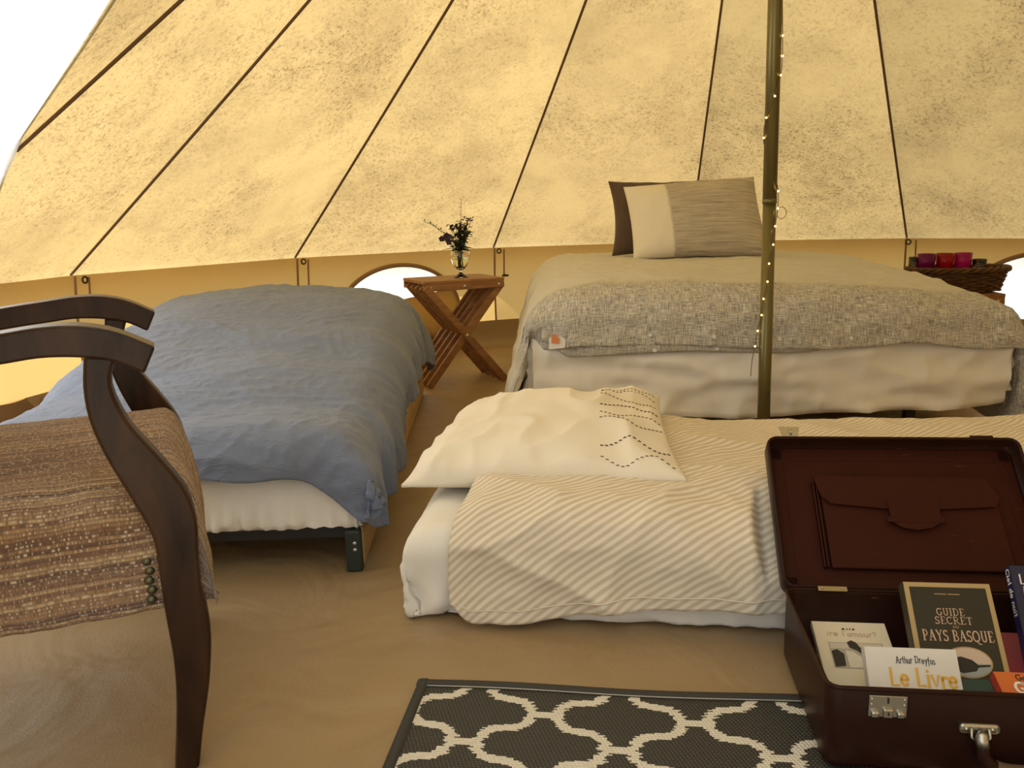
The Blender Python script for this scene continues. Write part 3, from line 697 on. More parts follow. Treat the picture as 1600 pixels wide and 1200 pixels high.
def boucle():
    t = NT('woven_boucle'); uv = t.coord('UV'); x, y, _ = t.sep(uv)
    wob = t.noise(t.mapping(uv, (14, 14, 1)), 1, 3); yy = t.math('ADD', y, t.math('MULTIPLY', t.math('SUBTRACT', wob, 0.5), 0.012))
    rows = t.math('MULTIPLY', yy, 165.0); ri = t.math('FLOOR', rows); rf = t.math('FRACT', rows)
    cr = t.new('ShaderNodeCombineXYZ'); t.l.new(ri, cr.inputs[1])
    wr = t.new('ShaderNodeTexWhiteNoise', noise_dimensions='2D'); t.l.new(cr.outputs[0], wr.inputs['Vector'])
    sx = t.math('ADD', t.math('MULTIPLY', x, 210.0), t.math('MULTIPLY', wr.outputs[0], 40.0))
    cv = t.new('ShaderNodeCombineXYZ'); t.l.new(sx, cv.inputs[0]); t.l.new(t.math('MULTIPLY', ri, 7.3), cv.inputs[1])
    dot = t.noise(cv.outputs[0], 1.35, 1.0, 0.5)
    streak = t.noise(t.mapping(uv, (4, 46, 1)), 1, 4, 0.6)
    hy = t.math('SINE', t.math('MULTIPLY', rf, math.pi)); fuzz = t.noise(t.mapping(uv, (260, 420, 1)), 1, 3, 0.7)
    tone = t.math('ADD', t.math('MULTIPLY', wr.outputs[0], 0.34), t.math('MULTIPLY', streak, 0.66))
    c = t.ramp(tone, [(0.28, (0.12, 0.042, 0.015)), (0.44, (0.26, 0.115, 0.042)), (0.58, (0.44, 0.25, 0.10)), (0.74, (0.66, 0.46, 0.22))])
    pk_ = t.math('MULTIPLY', t.ramp(dot, [(0.56, 0.0), (0.64, 1.0)]), t.ramp(hy, [(0.35, 0.0), (0.75, 1.0)]))
    c = t.mix(t.math('MULTIPLY', pk_, 0.85), c, (0.80, 0.66, 0.42))
    dk = t.math('MULTIPLY', t.ramp(dot, [(0.34, 1.0), (0.46, 0.0)]), 0.6)
    c = t.mix(dk, c, (0.050, 0.022, 0.011)); c = t.mix(t.ramp(hy, [(0.0, 0.5), (0.35, 0.0)]), c, (0.060, 0.028, 0.013))
    c = t.mix(t.math('MULTIPLY', fuzz, 0.35), c, (0.32, 0.175, 0.07))
    h2 = t.math('ADD', t.math('MULTIPLY', hy, t.math('ADD', dot, 0.3)), t.math('MULTIPLY', fuzz, 0.6))
    return t.fin(c, 0.95, t.bump(h2, 0.9, 0.006), **{'Sheen Weight': 0.35})
M['boucle'] = boucle()
def seat():
    # cushion cross-section swept from front to back; near and far sides fall over the rails
    nx, ny = 90, 120; P = np.zeros((nx, ny, 3)); UV = np.zeros((nx, ny, 2))
    # path around: bottom near -> up the side -> across the top -> down the far side
    path = crom([(0.045, 0.262), (0.024, 0.275), (0.018, 0.33), (0.018, 0.39), (0.028, 0.428), (0.070, 0.462), (0.18, 0.488), (0.28, 0.500), (0.38, 0.502), (0.48, 0.488), (0.535, 0.45), (0.545, 0.39), (0.545, 0.30), (0.52, 0.262)], 12)
    pr_ = resamp(path, ny); d = np.r_[0, np.cumsum(np.linalg.norm(np.diff(pr_, axis=0), axis=1))]
    for i in range(nx):
        s = i/(nx-1)
        if s < 0.22: q = s/0.22; x = 0.034-0.035*(1-math.sin(q*math.pi/2)) - (1-math.cos(q*math.pi/2))*0.05 if False else None
        # front rolls over: x from front face bottom to the top then back
        if s < 0.30:
            q = s/0.30; ang = q*math.pi/2; fx_ = 0.036-0.05*(1-math.cos(ang)); zz = math.sin(ang)
        else: fx_ = -0.014-(s-0.30)/0.70*0.45; zz = 1.0
        for j in range(ny):
            y, z = pr_[j]; zb = 0.262
            P[i, j] = (fx_+0.004*math.sin(y*20), y, zb+(z-zb)*(0.0+1.0*zz**0.8))
            UV[i, j] = (s*0.62, d[j])
    h = 0.004*fbm(P[..., 0]*14, (P[..., 1]+P[..., 2])*14, 3, 7); P = displace(P, -h)
    o = gridmesh('seat', P, M['boucle'], chair, UV)
    # nails down the near side beside the leg, a loose thread under the front
    nm = plain('tarnished_brass', (0.12, 0.11, 0.065), 0.4, Metallic=0.8)
    for k in range(5):
        q = lathe('nail', [(0, 0.005), (0.004, 0.0042), (0.0065, 0.002), (0.0075, 0.0)], nm, o, 12)
        q.matrix_local = Matrix.Translation((-0.054+0.0025*(k % 2), 0.0175, 0.352-0.0155*k)) @ Matrix.Rotation(R_(90), 4, 'X')
    tube('loose_thread', [(0.030, 0.05, 0.30), (0.034, 0.05, 0.28), (0.040, 0.048, 0.265), (0.044, 0.046, 0.268), (0.040, 0.046, 0.272)], 0.0012, M['boucle'], o, 5)
    return o
seat()
back = np.zeros((40, 30, 3))
for i in range(40):
    for j in range(30):
        a = i/39; b = j/29; back[i, j] = (-0.50-0.10*b-0.0+0.03*math.sin(math.pi*b)*math.sin(math.pi*a), 0.045+a*(CW-0.09), 0.46+0.46*b)
solid(gridmesh('backrest', back, M['boucle'], chair), 0.05, 0)
box('top_rail', (0.04, CW, 0.06), (-0.585, CW/2, 0.95), M['chairwood'], chair, bev=0.012)

# ------------------------------------------------------------------ folding slatted side tables
def folding_table(label, loc, rz, W=0.44, D=0.34, Hh=0.55, group=None):
    tb = thing('folding_table', label, 'table', loc, rz, group)
    ns = 6; sw = D/ns
    for k in range(ns):
        box('top_slat', (W, sw-0.006, 0.016), (W/2, sw*(k+0.5), Hh-0.008), M['teak'], tb, bev=0.003)
    for y in (0.010, D-0.010):
        ap = box('apron', (W-0.004, 0.018, 0.034), (W/2, y, Hh-0.033), M['teak'], tb, bev=0.003)
        if y < 0.1:
            for x in (0.035, W/2, W-0.03):
                s_ = lathe('stud', [(0, 0.004), (0.005, 0.0034), (0.0075, 0.0)], M['metal'], ap, 12); s_.matrix_local = Matrix.Translation((x, y-0.009, Hh-0.033)) @ Matrix.Rotation(R_(90), 4, 'X')
    ang = math.atan2(Hh-0.05, W-0.03); ln = math.hypot(Hh-0.05, W-0.03)+0.02
    rot = lambda s: Matrix.Rotation(-s*ang, 3, 'Y')
    for k in range(5):                                       # bars of one leg, then the interleaved other
        y = 0.02+k*(D-0.04)/4
        box('leg_bar', (ln, 0.020, 0.036), (W/2, y, (Hh-0.05)/2+0.014), M['teak'], tb, rot(1), 0.003)
        if k < 4: box('leg_bar', (ln, 0.020, 0.036), (W/2, y+(D-0.04)/8, (Hh-0.05)/2+0.014), M['teak'], tb, rot(-1), 0.003)
    box('leg_bar', (ln, 0.020, 0.036), (W/2, 0.0, (Hh-0.05)/2+0.014), M['teak'], tb, rot(-1), 0.003)
    s_ = lathe('stud', [(0, 0.004), (0.006, 0.0034), (0.009, 0.0)], M['metal'], tb, 12); s_.matrix_local = Matrix.Translation((W/2, -0.010, (Hh-0.05)/2+0.014)) @ Matrix.Rotation(R_(90), 4, 'X')
    return tb
TZ = 0.535
folding_table('slatted teak folding table holding the flower vase', (-0.415, 4.05, 0), R_(24), 0.43, 0.34, TZ)
folding_table('slatted folding table carrying the wicker basket', (1.86, 3.70, 0), R_(-4), 0.34, 0.34, 0.44)

# ------------------------------------------------------------------ vase of flowers
t = NT('clear_glass'); M['glass'] = t.fin((1, 1, 1), 0.02, **{'Transmission Weight': 1.0, 'IOR': 1.45})
t = NT('vase_water'); M['water'] = t.fin((0.80, 0.82, 0.55), 0.02, **{'Transmission Weight': 1.0, 'IOR': 1.33})
VX, VY = -0.245, 4.27
vase = thing('glass_vase', 'small footed glass vase on the teak folding table', 'vase', (VX, VY, TZ))
prof_o = [(0.0, 0.0), (0.036, 0.0), (0.037, 0.003), (0.022, 0.012), (0.009, 0.024), (0.007, 0.032), (0.018, 0.042), (0.036, 0.062), (0.047, 0.088), (0.050, 0.110), (0.047, 0.130), (0.042, 0.142)]
prof_i = [(0.0395, 0.142), (0.0445, 0.130), (0.0475, 0.110), (0.0445, 0.088), (0.033, 0.062), (0.014, 0.044), (0.0, 0.040)]
lathe('glass_body', prof_o+prof_i, M['glass'], vase, 40)
lathe('water', [(0.0, 0.0415), (0.0135, 0.0455), (0.0322, 0.0635), (0.0436, 0.0885), (0.0450, 0.098), (0.0, 0.098)], M['water'], vase, 32)
leafm = plain('leaf_green', (0.030, 0.045, 0.016), 0.6); stemm = plain('stem_green', (0.06, 0.075, 0.025), 0.6)
pansy = plain('pansy_purple', (0.030, 0.008, 0.028), 0.7); heath = plain('heather_pink', (0.17, 0.055, 0.075), 0.7); seedm = plain('grass_seed', (0.20, 0.12, 0.045), 0.8)
def leaf_mesh(name, base, d, ln, wd, mat, par, bend=0.3, up=Vector((0, 0, 1))):
    base = Vector(base); d = Vector(d).normalized(); sd2 = d.cross(up)
    sd2 = sd2.normalized() if sd2.length > 1e-3 else Vector((1, 0, 0)); nn = sd2.cross(d)
    v = []; f = []; m = 7
    for i in range(m):
        q = i/(m-1); ww = wd*math.sin(math.pi*min(1, q*0.93+0.05))**0.8; c = base+d*ln*q-nn*bend*ln*q*q
        v += [c-sd2*ww+nn*ww*0.25, c, c+sd2*ww+nn*ww*0.25]
    for i in range(m-1):
        a = i*3; f += [(a, a+1, a+4, a+3), (a+1, a+2, a+5, a+4)]
    return mesh(name, v, f, mat, par)
bouquet = thing('flower_bouquet', 'small bunch of dark pansies, heather and grasses in the vase', 'flowers', (VX, VY, TZ))
rn = random.Random(5)
def bent(p0, p1, p2, m=8): return [tuple((1-q)**2*np.array(p0)+2*q*(1-q)*np.array(p1)+q*q*np.array(p2)) for q in np.linspace(0, 1, m)]
# grasses
for (tip, mid) in (((-0.175, 0.0, 0.285), (-0.06, 0, 0.25)), ((0.018, 0.0, 0.385), (0.005, 0, 0.27)), ((-0.13, 0.02, 0.265), (-0.05, 0, 0.23))):
    pth = bent((0.0, 0, 0.06), mid, tip, 14); g = tube('grass_stem', pth, 0.0010, stemm, bouquet, 5)
    for k in range(12):
        q = pth[13-k//2]; dr = Vector((rn.uniform(-1, 1), rn.uniform(-0.4, 0.4), rn.uniform(-0.1, 0.9)))
        leaf_mesh('seed_head', Vector(q), dr, 0.020, 0.0035, seedm if tip[0] > 0 else leafm, g, 0.1)
# leafy stems with heather
for k in range(24):
    tip = (rn.uniform(-0.045, 0.085)*1.0, rn.uniform(-0.04, 0.04), rn.uniform(0.19, 0.295)); pth = bent((rn.uniform(-0.012, 0.012), rn.uniform(-0.01, 0.01), 0.05), (tip[0]*0.25, tip[1]*0.3, 0.15), tip, 10)
    g = tube('flower_stem', pth, 0.0014, stemm, bouquet, 5)
    for j in range(9):
        q = Vector(pth[rn.randint(4, 9)]); dr = Vector((rn.uniform(-1, 1), rn.uniform(-1, 1), rn.uniform(-0.3, 0.9)))
        leaf_mesh('leaf', q, dr, rn.uniform(0.022, 0.042), rn.uniform(0.006, 0.011), leafm, g, rn.uniform(0, 0.4))
    if k % 2 == 0:
        for j in range(7):
            q = Vector(tip)+Vector((rn.uniform(-0.02, 0.02), rn.uniform(-0.015, 0.015), rn.uniform(-0.03, 0.02)))
            for m_ in range(3): leaf_mesh('petal', q, (rn.uniform(-1, 1), rn.uniform(-1, 0.2), rn.uniform(0, 1)), 0.011, 0.004, heath, g, 0.1)
for (dx, dy, ln) in ((-0.9, -0.3, 0.07), (0.55, -0.4, 0.06), (-0.3, -0.9, 0.055), (0.9, 0.2, 0.06)):
    leaf_mesh('broad_leaf', (dx*0.02, dy*0.02, 0.140), (dx, dy, 0.45), ln, 0.013, leafm, bouquet, 0.5)
for (px, py, pz, sz) in ((-0.060, -0.03, 0.208, 0.022), (-0.088, -0.02, 0.198, 0.016), (-0.052, -0.03, 0.182, 0.017)):
    g = tube('flower_stem', bent((0, 0, 0.05), (-0.01, 0, 0.15), (px, py+0.004, pz), 8), 0.0013, stemm, bouquet, 5)
    for k in range(5):
        an = 2*math.pi*k/5+0.4; leaf_mesh('petal', (px, py, pz), (math.cos(an), -0.25, math.sin(an)), sz, sz*0.52, pansy, g, 0.15, Vector((0, -1, 0)))

# ------------------------------------------------------------------ wicker basket with coloured glasses
BKX, BKY, BKZ = 2.06, 3.84, 0.44
wick = wood('dark_wicker', (0.055, 0.026, 0.010), (0.135, 0.066, 0.025), (30, 30, 30), 0.5)
bk = thing('wicker_basket', 'dark brown oval wicker basket beyond the double bed', 'basket', (BKX, BKY, BKZ))
ba, bb = 0.215, 0.14
P = np.zeros((40, 6, 3))
for i in range(40):
    a = 2*math.pi*i/40
    for j in range(6): P[i, j] = (ba*0.86*math.cos(a)*j/5, bb*0.86*math.sin(a)*j/5, 0.006)
gridmesh('basket_base', P, wick, bk, close_u=True)
for r in range(9):
    z = 0.010+r*0.0105; k = 0.86+0.14*(z/0.10)
    pts = [((ba*k+0.005*math.cos(a*14+r*math.pi))*math.cos(a), (bb*k+0.005*math.cos(a*14+r*math.pi))*math.sin(a), z+0.002*math.sin(a*5+r)) for a in np.linspace(0, 2*math.pi, 113)]
    tube('weaver', pts, 0.0065, wick, bk, 6)
for q in range(3):
    pts = [((ba+0.004+0.009*math.cos(a*11+q*2.1))*math.cos(a), (bb+0.004+0.009*math.cos(a*11+q*2.1))*math.sin(a), 0.104+0.008*math.sin(a*11+q*2.1)) for a in np.linspace(0, 2*math.pi, 145)]
    tube('rim_strand', pts, 0.0075, wick, bk, 6)
for k in range(28):
    a = 2*math.pi*k/28; tube('stake', [(ba*0.86*math.cos(a), bb*0.86*math.sin(a), 0.006), (ba*0.98*math.cos(a), bb*0.98*math.sin(a), 0.10)], 0.005, wick, bk, 6)
def gmat(name, c):
    t = NT(name); return t.fin(c, 0.05, **{'Transmission Weight': 0.65, 'IOR': 1.3})
def tumbler(label, x, y, z, m, hgt=0.095, r=0.037):
    o = lathe('glass_tumbler', [(0, 0), (r*0.68, 0), (r*0.74, 0.004), (r*0.92, hgt*0.6), (r, hgt), (r-0.003, hgt), (r*0.84, hgt*0.6), (r*0.66, 0.010), (0, 0.010)], m, None, 28)
    o.location = (x, y, z); tag(o, label, 'glass', 'drinking glasses in the wicker basket'); return o
for (dx, lab, c) in ((-0.135, 'purple glass tumbler in the wicker basket, left of the red one', (0.34, 0.015, 0.17)), (-0.050, 'red glass tumbler between the purple and magenta tumblers', (0.62, 0.015, 0.03)), (0.033, 'magenta pink glass tumbler right of the red tumbler', (0.70, 0.02, 0.27))):
    tumbler(lab, BKX+dx, BKY+0.02, BKZ+0.07, gmat(lab.split()[0]+'_glass', c), 0.105, 0.040)
tumbler('clear glass tumbler in the wicker basket, right of the magenta one', BKX+0.105, BKY+0.01, BKZ+0.045, M['glass'], 0.10, 0.032)
tumbler('clear glass tumbler at the left end of the wicker basket', BKX-0.180, BKY+0.045, BKZ+0.04, M['glass'], 0.12, 0.024)
linm = plain('basket_lining', (0.10, 0.05, 0.022), 0.9)
lathe('basket_cushion', [(0, 0.034), (0.10, 0.034), (0.13, 0.03), (0.135, 0.008), (0, 0.008)], linm, bk, 24).scale = (1.28, 0.84, 1.0)

# ------------------------------------------------------------------ patterned outdoor rug
def rug():
    RX, RY, RA = -0.188, 1.402, R_(-7.3); W, L = 1.25, 0.95
    nu, nv = 420, 330; cu, cv_ = W/nu, L/nv
    uc = (np.arange(nu)+0.5)*cu; vc = (np.arange(nv)+0.5)*cv_; U, V = np.meshgrid(uc, vc, indexing='ij')
    jit = (np.random.rand(nv)[None, :]-0.5)*0.011; Uj = U+jit
    cw, ch = 0.252, 0.166
    X = (Uj-0.116+0.0*V) % cw; Y = (V-0.092) % ch
    X = np.where(X > cw/2, cw-X, X); Y = np.where(Y > ch/2, ch-Y, Y)
    pl = [(.126, 0), (.104, 0), (.102, .014), (.095, .028), (.084, .037), (.078, .0395), (.048, .0435), (.042, .046), (.031, .055), (.024, .069), (.022, .083), (0, .083)]
    dm = np.full(X.shape, 9.0)
    for (x0, y0), (x1, y1) in zip(pl[:-1], pl[1:]):
        dx, dy = x1-x0, y1-y0; tt = np.clip(((X-x0)*dx+(Y-y0)*dy)/(dx*dx+dy*dy), 0, 1); dm = np.minimum(dm, np.hypot(X-x0-tt*dx, Y-y0-tt*dy))
    white = dm < 0.0090
    inner = (U > 0.017) & (U < W-0.028) & (V > 0.024) & (V < L-0.026); white &= inner
    vu = np.linspace(0, W, nu+1); vv = np.linspace(0, L, nv+1)
    P = np.zeros((nu+1, nv+1, 3)); P[..., 0] = vu[:, None]; P[..., 1] = -vv[None, :]
    P[..., 2] = 0.007+0.0012*pn(P[..., 0]*9, P[..., 1]*9, 3)
    P[..., 1] += 0.004*np.sin(P[..., 0]*11)*np.exp(P[..., 1]/0.2)
    t = NT('woven_rug'); at = t.new('ShaderNodeAttribute', attribute_name='weave'); k = at.outputs['Fac']; uv = t.coord('UV'); x, y, _ = t.sep(uv)
    row = t.math('MULTIPLY', y, 190.0); sl = t.math('ADD', t.math('MULTIPLY', x, 150.0), t.math('MULTIPLY', t.math('FLOOR', row), 0.33))
    hh = t.math('MULTIPLY', t.math('SINE', t.math('MULTIPLY', t.math('FRACT', row), math.pi)), t.math('SINE', t.math('MULTIPLY', t.math('FRACT', sl), math.pi)))
    dark = t.ramp(hh, [(0.0, (0.020, 0.019, 0.015)), (0.62, (0.040, 0.038, 0.030)), (0.85, (0.075, 0.070, 0.052)), (1.0, (0.14, 0.13, 0.095))])
    strand = t.noise(t.mapping(uv, (35, 420, 1)), 1, 2); wc = t.mix(strand, (0.58, 0.53, 0.40), (0.84, 0.80, 0.68))
    c = t.mix(k, dark, wc)
    m = t.fin(c, 0.55, t.bump(hh, 0.5, 0.003))
    root = thing('area_rug', 'dark grey rug with a cream trellis pattern on the floor', 'rug', (RX, RY, 0), RA)
    o = gridmesh('woven_field', P, m, root, np.stack([P[..., 0], P[..., 1]], -1), smooth=False)
    me = o.data; al = me.attributes.new('weave', 'FLOAT', 'FACE'); al.data.foreach_set('value', white.astype(np.float32).ravel())
    bm_ = plain('rug_binding', (0.036, 0.034, 0.027), 0.7)
    def strip(p0, p1, w_=0.020):
        d = (Vector(p1)-Vector(p0)); nn = Vector((-d.y, d.x, 0)).normalized()*w_; q = []
        for s in np.linspace(0, 1, 60):
            p = Vector(p0)+d*s; p.y += 0.004*math.sin(p.x*11)*math.exp(p.y/0.2)
            q.append([tuple(p+Vector((0, 0, 0.002))), tuple(p+nn*0.15+Vector((0, 0, 0.011))), tuple(p+nn*0.9+Vector((0, 0, 0.0115))), tuple(p+nn+Vector((0, 0, 0.006)))])
        gridmesh('binding', np.array(q), bm_, root)
    strip((W, 0, 0), (0, 0, 0)) ; strip((0, 0, 0), (0, -L, 0)); strip((0, -L, 0), (W, -L, 0)); strip((W, -L, 0), (W, 0, 0))
    # a light stitched line inside the binding
    tube('binding_stitch', [(s, -0.022+0.004*math.sin(s*11)*math.exp(-0.022/0.2), 0.0098) for s in np.linspace(0.02, W-0.02, 90)], 0.0011, plain('rug_stitch', (0.45, 0.42, 0.33), 0.8), root, 5)
rug()

# ------------------------------------------------------------------ lettering drawn as strokes
def arc(cx, cy, rx, ry, a0, a1, m=9): return [(cx+rx*math.cos(R_(a)), cy+ry*math.sin(R_(a))) for a in np.linspace(a0, a1, m)]
# letters: (advance width, [(polyline, weight)])  y up, cap height 1
F = {
 'G': (0.78, [(arc(.40, .5, .34, .48, 45, 315), 1), ([(.64, .16), (.64, .42)], 1), ([(.46, .42), (.76, .42)], .5), ([(.64, .84), (.66, .95)], .5)]),
 'U': (0.80, [([(.18, 1), (.18, .32)]+arc(.40, .32, .22, .30, 180, 360)+[(.62, 1)], .9), ([(.06, .98), (.30, .98)], .5), ([(.50, .98), (.74, .98)], .5)]),
 'I': (0.40, [([(.2, 0), (.2, 1)], 1.1), ([(.06, .98), (.34, .98)], .5), ([(.06, .02), (.34, .02)], .5)]),
 'D': (0.82, [([(.18, 0), (.18, 1)], 1.1), ([(.06, .98), (.34, .98)]+arc(.36, .5, .36, .48, 90, -90)+[(.06, .02)], .7)]),
 'E': (0.68, [([(.18, 0), (.18, 1)], 1.1), ([(.06, .98), (.58, .98), (.60, .80)], .55), ([(.18, .52), (.46, .52)], .55), ([(.06, .02), (.60, .02), (.64, .22)], .55)]),
 'S': (0.60, [(arc(.30, .74, .20, .23, 30, 270, 8)+arc(.28, .26, .23, .25, 90, -150, 8), .95), ([(.48, .82), (.50, .98)], .5), ([(.06, .20), (.04, .02)], .5)]),
 'C': (0.72, [(arc(.40, .5, .34, .48, 48, 312), 1), ([(.62, .82), (.65, .97)], .5)]),
 'R': (0.80, [([(.18, 0), (.18, 1)], 1.1), ([(.06, .98), (.34, .98)]+arc(.34, .74, .24, .24, 90, -90)+[(.18, .50)], .7), ([(.36, .50), (.70, .02), (.80, .02)], .9), ([(.06, .02), (.32, .02)], .5)]),
 'T': (0.72, [([(.36, 0), (.36, 1)], 1.1), ([(.04, .80), (.06, .98), (.66, .98), (.68, .80)], .55), ([(.22, .02), (.50, .02)], .5)]),
 'P': (0.68, [([(.18, 0), (.18, 1)], 1.1), ([(.06, .98), (.34, .98)]+arc(.34, .72, .24, .26, 90, -90)+[(.18, .46)], .7), ([(.06, .02), (.32, .02)], .5)]),
 'A': (0.80, [([(.12, .02), (.40, 1)], .6), ([(.40, 1), (.68, .02)], 1.1), ([(.24, .36), (.58, .36)], .5), ([(.02, .02), (.24, .02)], .5), ([(.56, .02), (.80, .02)], .5)]),
 'Y': (0.76, [([(.10, .98), (.38, .48)], 1), ([(.66, .98), (.38, .48)], .6), ([(.38, .5), (.38, 0)], 1), ([(.0, .98), (.22, .98)], .5), ([(.54, .98), (.78, .98)], .5)]),
 'B': (0.74, [([(.18, 0), (.18, 1)], 1.1), ([(.06, .98), (.34, .98)]+arc(.34, .75, .22, .23, 90, -90)+[(.18, .52)], .7), ([(.18, .52)]+arc(.36, .27, .28, .25, 90, -90)+[(.06, .02)], .7)]),
 'Q': (0.86, [(arc(.42, .5, .36, .48, 0, 360, 18), .95), ([(.42, .10), (.62, -.18), (.88, -.22)], .8)]),
 # plain bold capitals
 'l': (0.30, [([(.12, 1), (.12, .1), (.2, 0)], 1)]), 'L': (0.62, [([(.12, 1), (.12, .03), (.56, .03)], 1)]), 'i': (0.26, [([(.12, 0), (.12, .64)], 1), ([(.12, .86), (.12, .92)], 1.1)]),
 'v': (0.56, [([(.04, .64), (.27, .02), (.50, .64)], 1)]), 'r': (0.42, [([(.10, 0), (.10, .64)], 1), (arc(.30, .44, .20, .18, 180, 50, 5), 1)]),
 'e': (0.60, [([(.08, .34), (.52, .34)]+arc(.30, .32, .23, .30, 5, 320, 11), 1)]), 'h': (0.52, [([(.08, 0), (.08, 1)], 1), (arc(.26, .42, .18, .20, 180, 0, 7)+[(.44, 0)], 1)]),
 't': (0.42, [([(.18, .95), (.18, .06), (.30, 0)], 1), ([(.02, .66), (.36, .66)], 1)]), 'u': (0.54, [([(.08, .64), (.08, .2)]+arc(.25, .2, .17, .18, 180, 360, 7)+[(.42, .64)], 1), ([(.42, .2), (.44, 0)], 1)]),
 'd': (0.56, [(arc(.24, .30, .19, .28, 0, 360, 12), 1), ([(.44, 1), (.44, 0)], 1)]), 'y': (0.52, [([(.06, .64), (.26, .06)], 1), ([(.46, .64), (.14, -.36)], 1)]),
 'f': (0.40, [([(.38, .92), (.26, 1), (.18, .85), (.18, -.30)], 1), ([(.02, .58), (.34, .58)], 1)]), 's': (0.46, [(arc(.22, .47, .15, .15, 40, 270, 7)+arc(.21, .16, .17, .15, 90, -150, 7), 1)]),
 'a': (0.54, [(arc(.24, .30, .19, .28, 20, 340, 12), 1), ([(.44, .62), (.44, 0)], 1)]), 'n': (0.54, [([(.08, 0), (.08, .64)], 1), (arc(.26, .42, .18, .20, 180, 0, 7)+[(.44, 0)], 1)]),
 'o': (0.58, [(arc(.28, .31, .22, .29, 0, 360, 14), 1)]), 'm': (0.80, [([(.08, 0), (.08, .64)], 1), (arc(.23, .44, .15, .18, 180, 0, 6)+[(.38, 0)], 1), (arc(.54, .44, .15, .18, 180, 0, 6)+[(.69, 0)], 1)]),
 'c': (0.50, [(arc(.27, .31, .21, .29, 50, 310, 10), 1)]), "'": (0.2, [([(.1, 1), (.08, .8)], 1)]), '?': (0.5, [(arc(.24, .74, .18, .22, 160, -60, 8)+[(.26, .28)], 1), ([(.26, .05), (.26, .0)], 1.2)]), ' ': (0.36, [])}
def lettering(name, text, x, y, size, weight, mat, par, track=0.06, jitter=0.0, fit=None, seed=1, plainface=False, squash=1.0):
    """flat ink on the local z=0 plane; x,y is the left end of the baseline"""
    rg = random.Random(seed); v = []; f = []; tot = sum(F[c][0]+track for c in text)*size*squash
    if fit: sx = fit/tot
    else: sx = 1.0
    cx = x
    for c in text:
        adv, st_ = F[c]; jy = rg.uniform(-jitter, jitter)*size
        for pl, wt in st_:
            wt = 1.0 if plainface else wt
            pts = [Vector((cx+p[0]*size*sx*squash, y+jy+p[1]*size, 0)) for p in pl]; hw = weight*wt*size*0.5
            m = len(pts); b = len(v)
            for i, p in enumerate(pts):
                d = pts[min(i+1, m-1)]-pts[max(i-1, 0)]; d = d.normalized() if d.length else Vector((1, 0, 0)); nn = Vector((-d.y, d.x, 0))*hw
                e = d*hw*0.6*(-1 if i == 0 else (1 if i == m-1 else 0)); v += [p+nn+e, p-nn+e]
            for i in range(m-1): f.append((b+2*i, b+2*i+1, b+2*i+3, b+2*i+2))
        cx += (adv+track)*size*sx*squash
    return mesh(name, v, f, mat, par, smooth=False)
def flatshape(name, pts, mat, par, z=0.0): return mesh(name, [(p[0], p[1], z) for p in pts], [tuple(range(len(pts)))], mat, par, smooth=False)

# ------------------------------------------------------------------ vintage suitcase
case = thing('suitcase', 'open dark brown vintage leather suitcase full of books', 'suitcase', CASE_LOC, SA)
def leather(name, c1, c2, rough=0.42):
    t = NT(name); co = t.coord(); n_ = t.noise(co, 14, 5); c = t.mix(n_, c1, c2)
    sc = t.ramp(t.noise(t.mapping(co, (20, 200, 60)), 1, 4, 0.7), [(0.67, 0.0), (0.72, 1.0)]); c = t.mix(t.math('MULTIPLY', sc, 0.45), c, (0.20, 0.085, 0.035))
    return t.fin(c, rough, t.bump(t.noise(co, 330, 3), 0.12, 0.002), **{'Specular IOR Level': 0.14})
M['hide'] = leather('brown_hide', (0.016, 0.0048, 0.0028), (0.030, 0.0095, 0.0052), 0.34)
M['lining'] = leather('lid_lining', (0.033, 0.0066, 0.0026), (0.047, 0.0098, 0.0038), 0.6)
def rrect(x0, x1, y0, y1, r, m=6):
    o = []
    for cx, cy, a in ((x1-r, y1-r, 0), (x0+r, y1-r, 90), (x0+r, y0+r, 180), (x1-r, y0+r, 270)):
        for q in range(m+1): an = R_(a+90*q/m); o.append((cx+r*math.cos(an), cy+r*math.sin(an)))
    return o
def tray(name, W, D, Hh, th, mat, par, r=0.022):
    rings = []
    for (ins, z) in ((0.012, 0.0), (0.003, 0.004), (0.0, 0.014), (0.0, Hh-0.004), (0.002, Hh), (th-0.002, Hh), (th, Hh-0.004), (th, th)):
        rings.append([(x, y, z) for x, y in rrect(ins, W-ins, ins, D-ins, max(0.004, r-ins))])
    P = np.array(rings).transpose(1, 0, 2); n_ = P.shape[0]; o = gridmesh(name, P, mat, par, close_u=True)
    me = o.data; bm = bmesh.new(); bm.from_mesh(me); bm.verts.ensure_lookup_table(); k = P.shape[1]
    bm.faces.new([bm.verts[i*k] for i in range(n_)][::-1]); bm.faces.new([bm.verts[i*k+k-1] for i in range(n_)])
    bmesh.ops.recalc_face_normals(bm, faces=bm.faces); bm.to_mesh(me); bm.free(); return o
body = tray('case_body', CWD, CD, CHH, 0.007, M['hide'], case)
tube('rim_piping', [(x, y, CHH) for x, y in rrect(0.002, CWD-0.002, 0.002, CD-0.002, 0.02)+[rrect(0.002, CWD-0.002, 0.002, CD-0.002, 0.02)[0]]], 0.004, M['hide'], body, 6)
# lid: hinged on the rear rim, laid back
lid = bpy.data.objects.new('lid', None); link(lid, case)
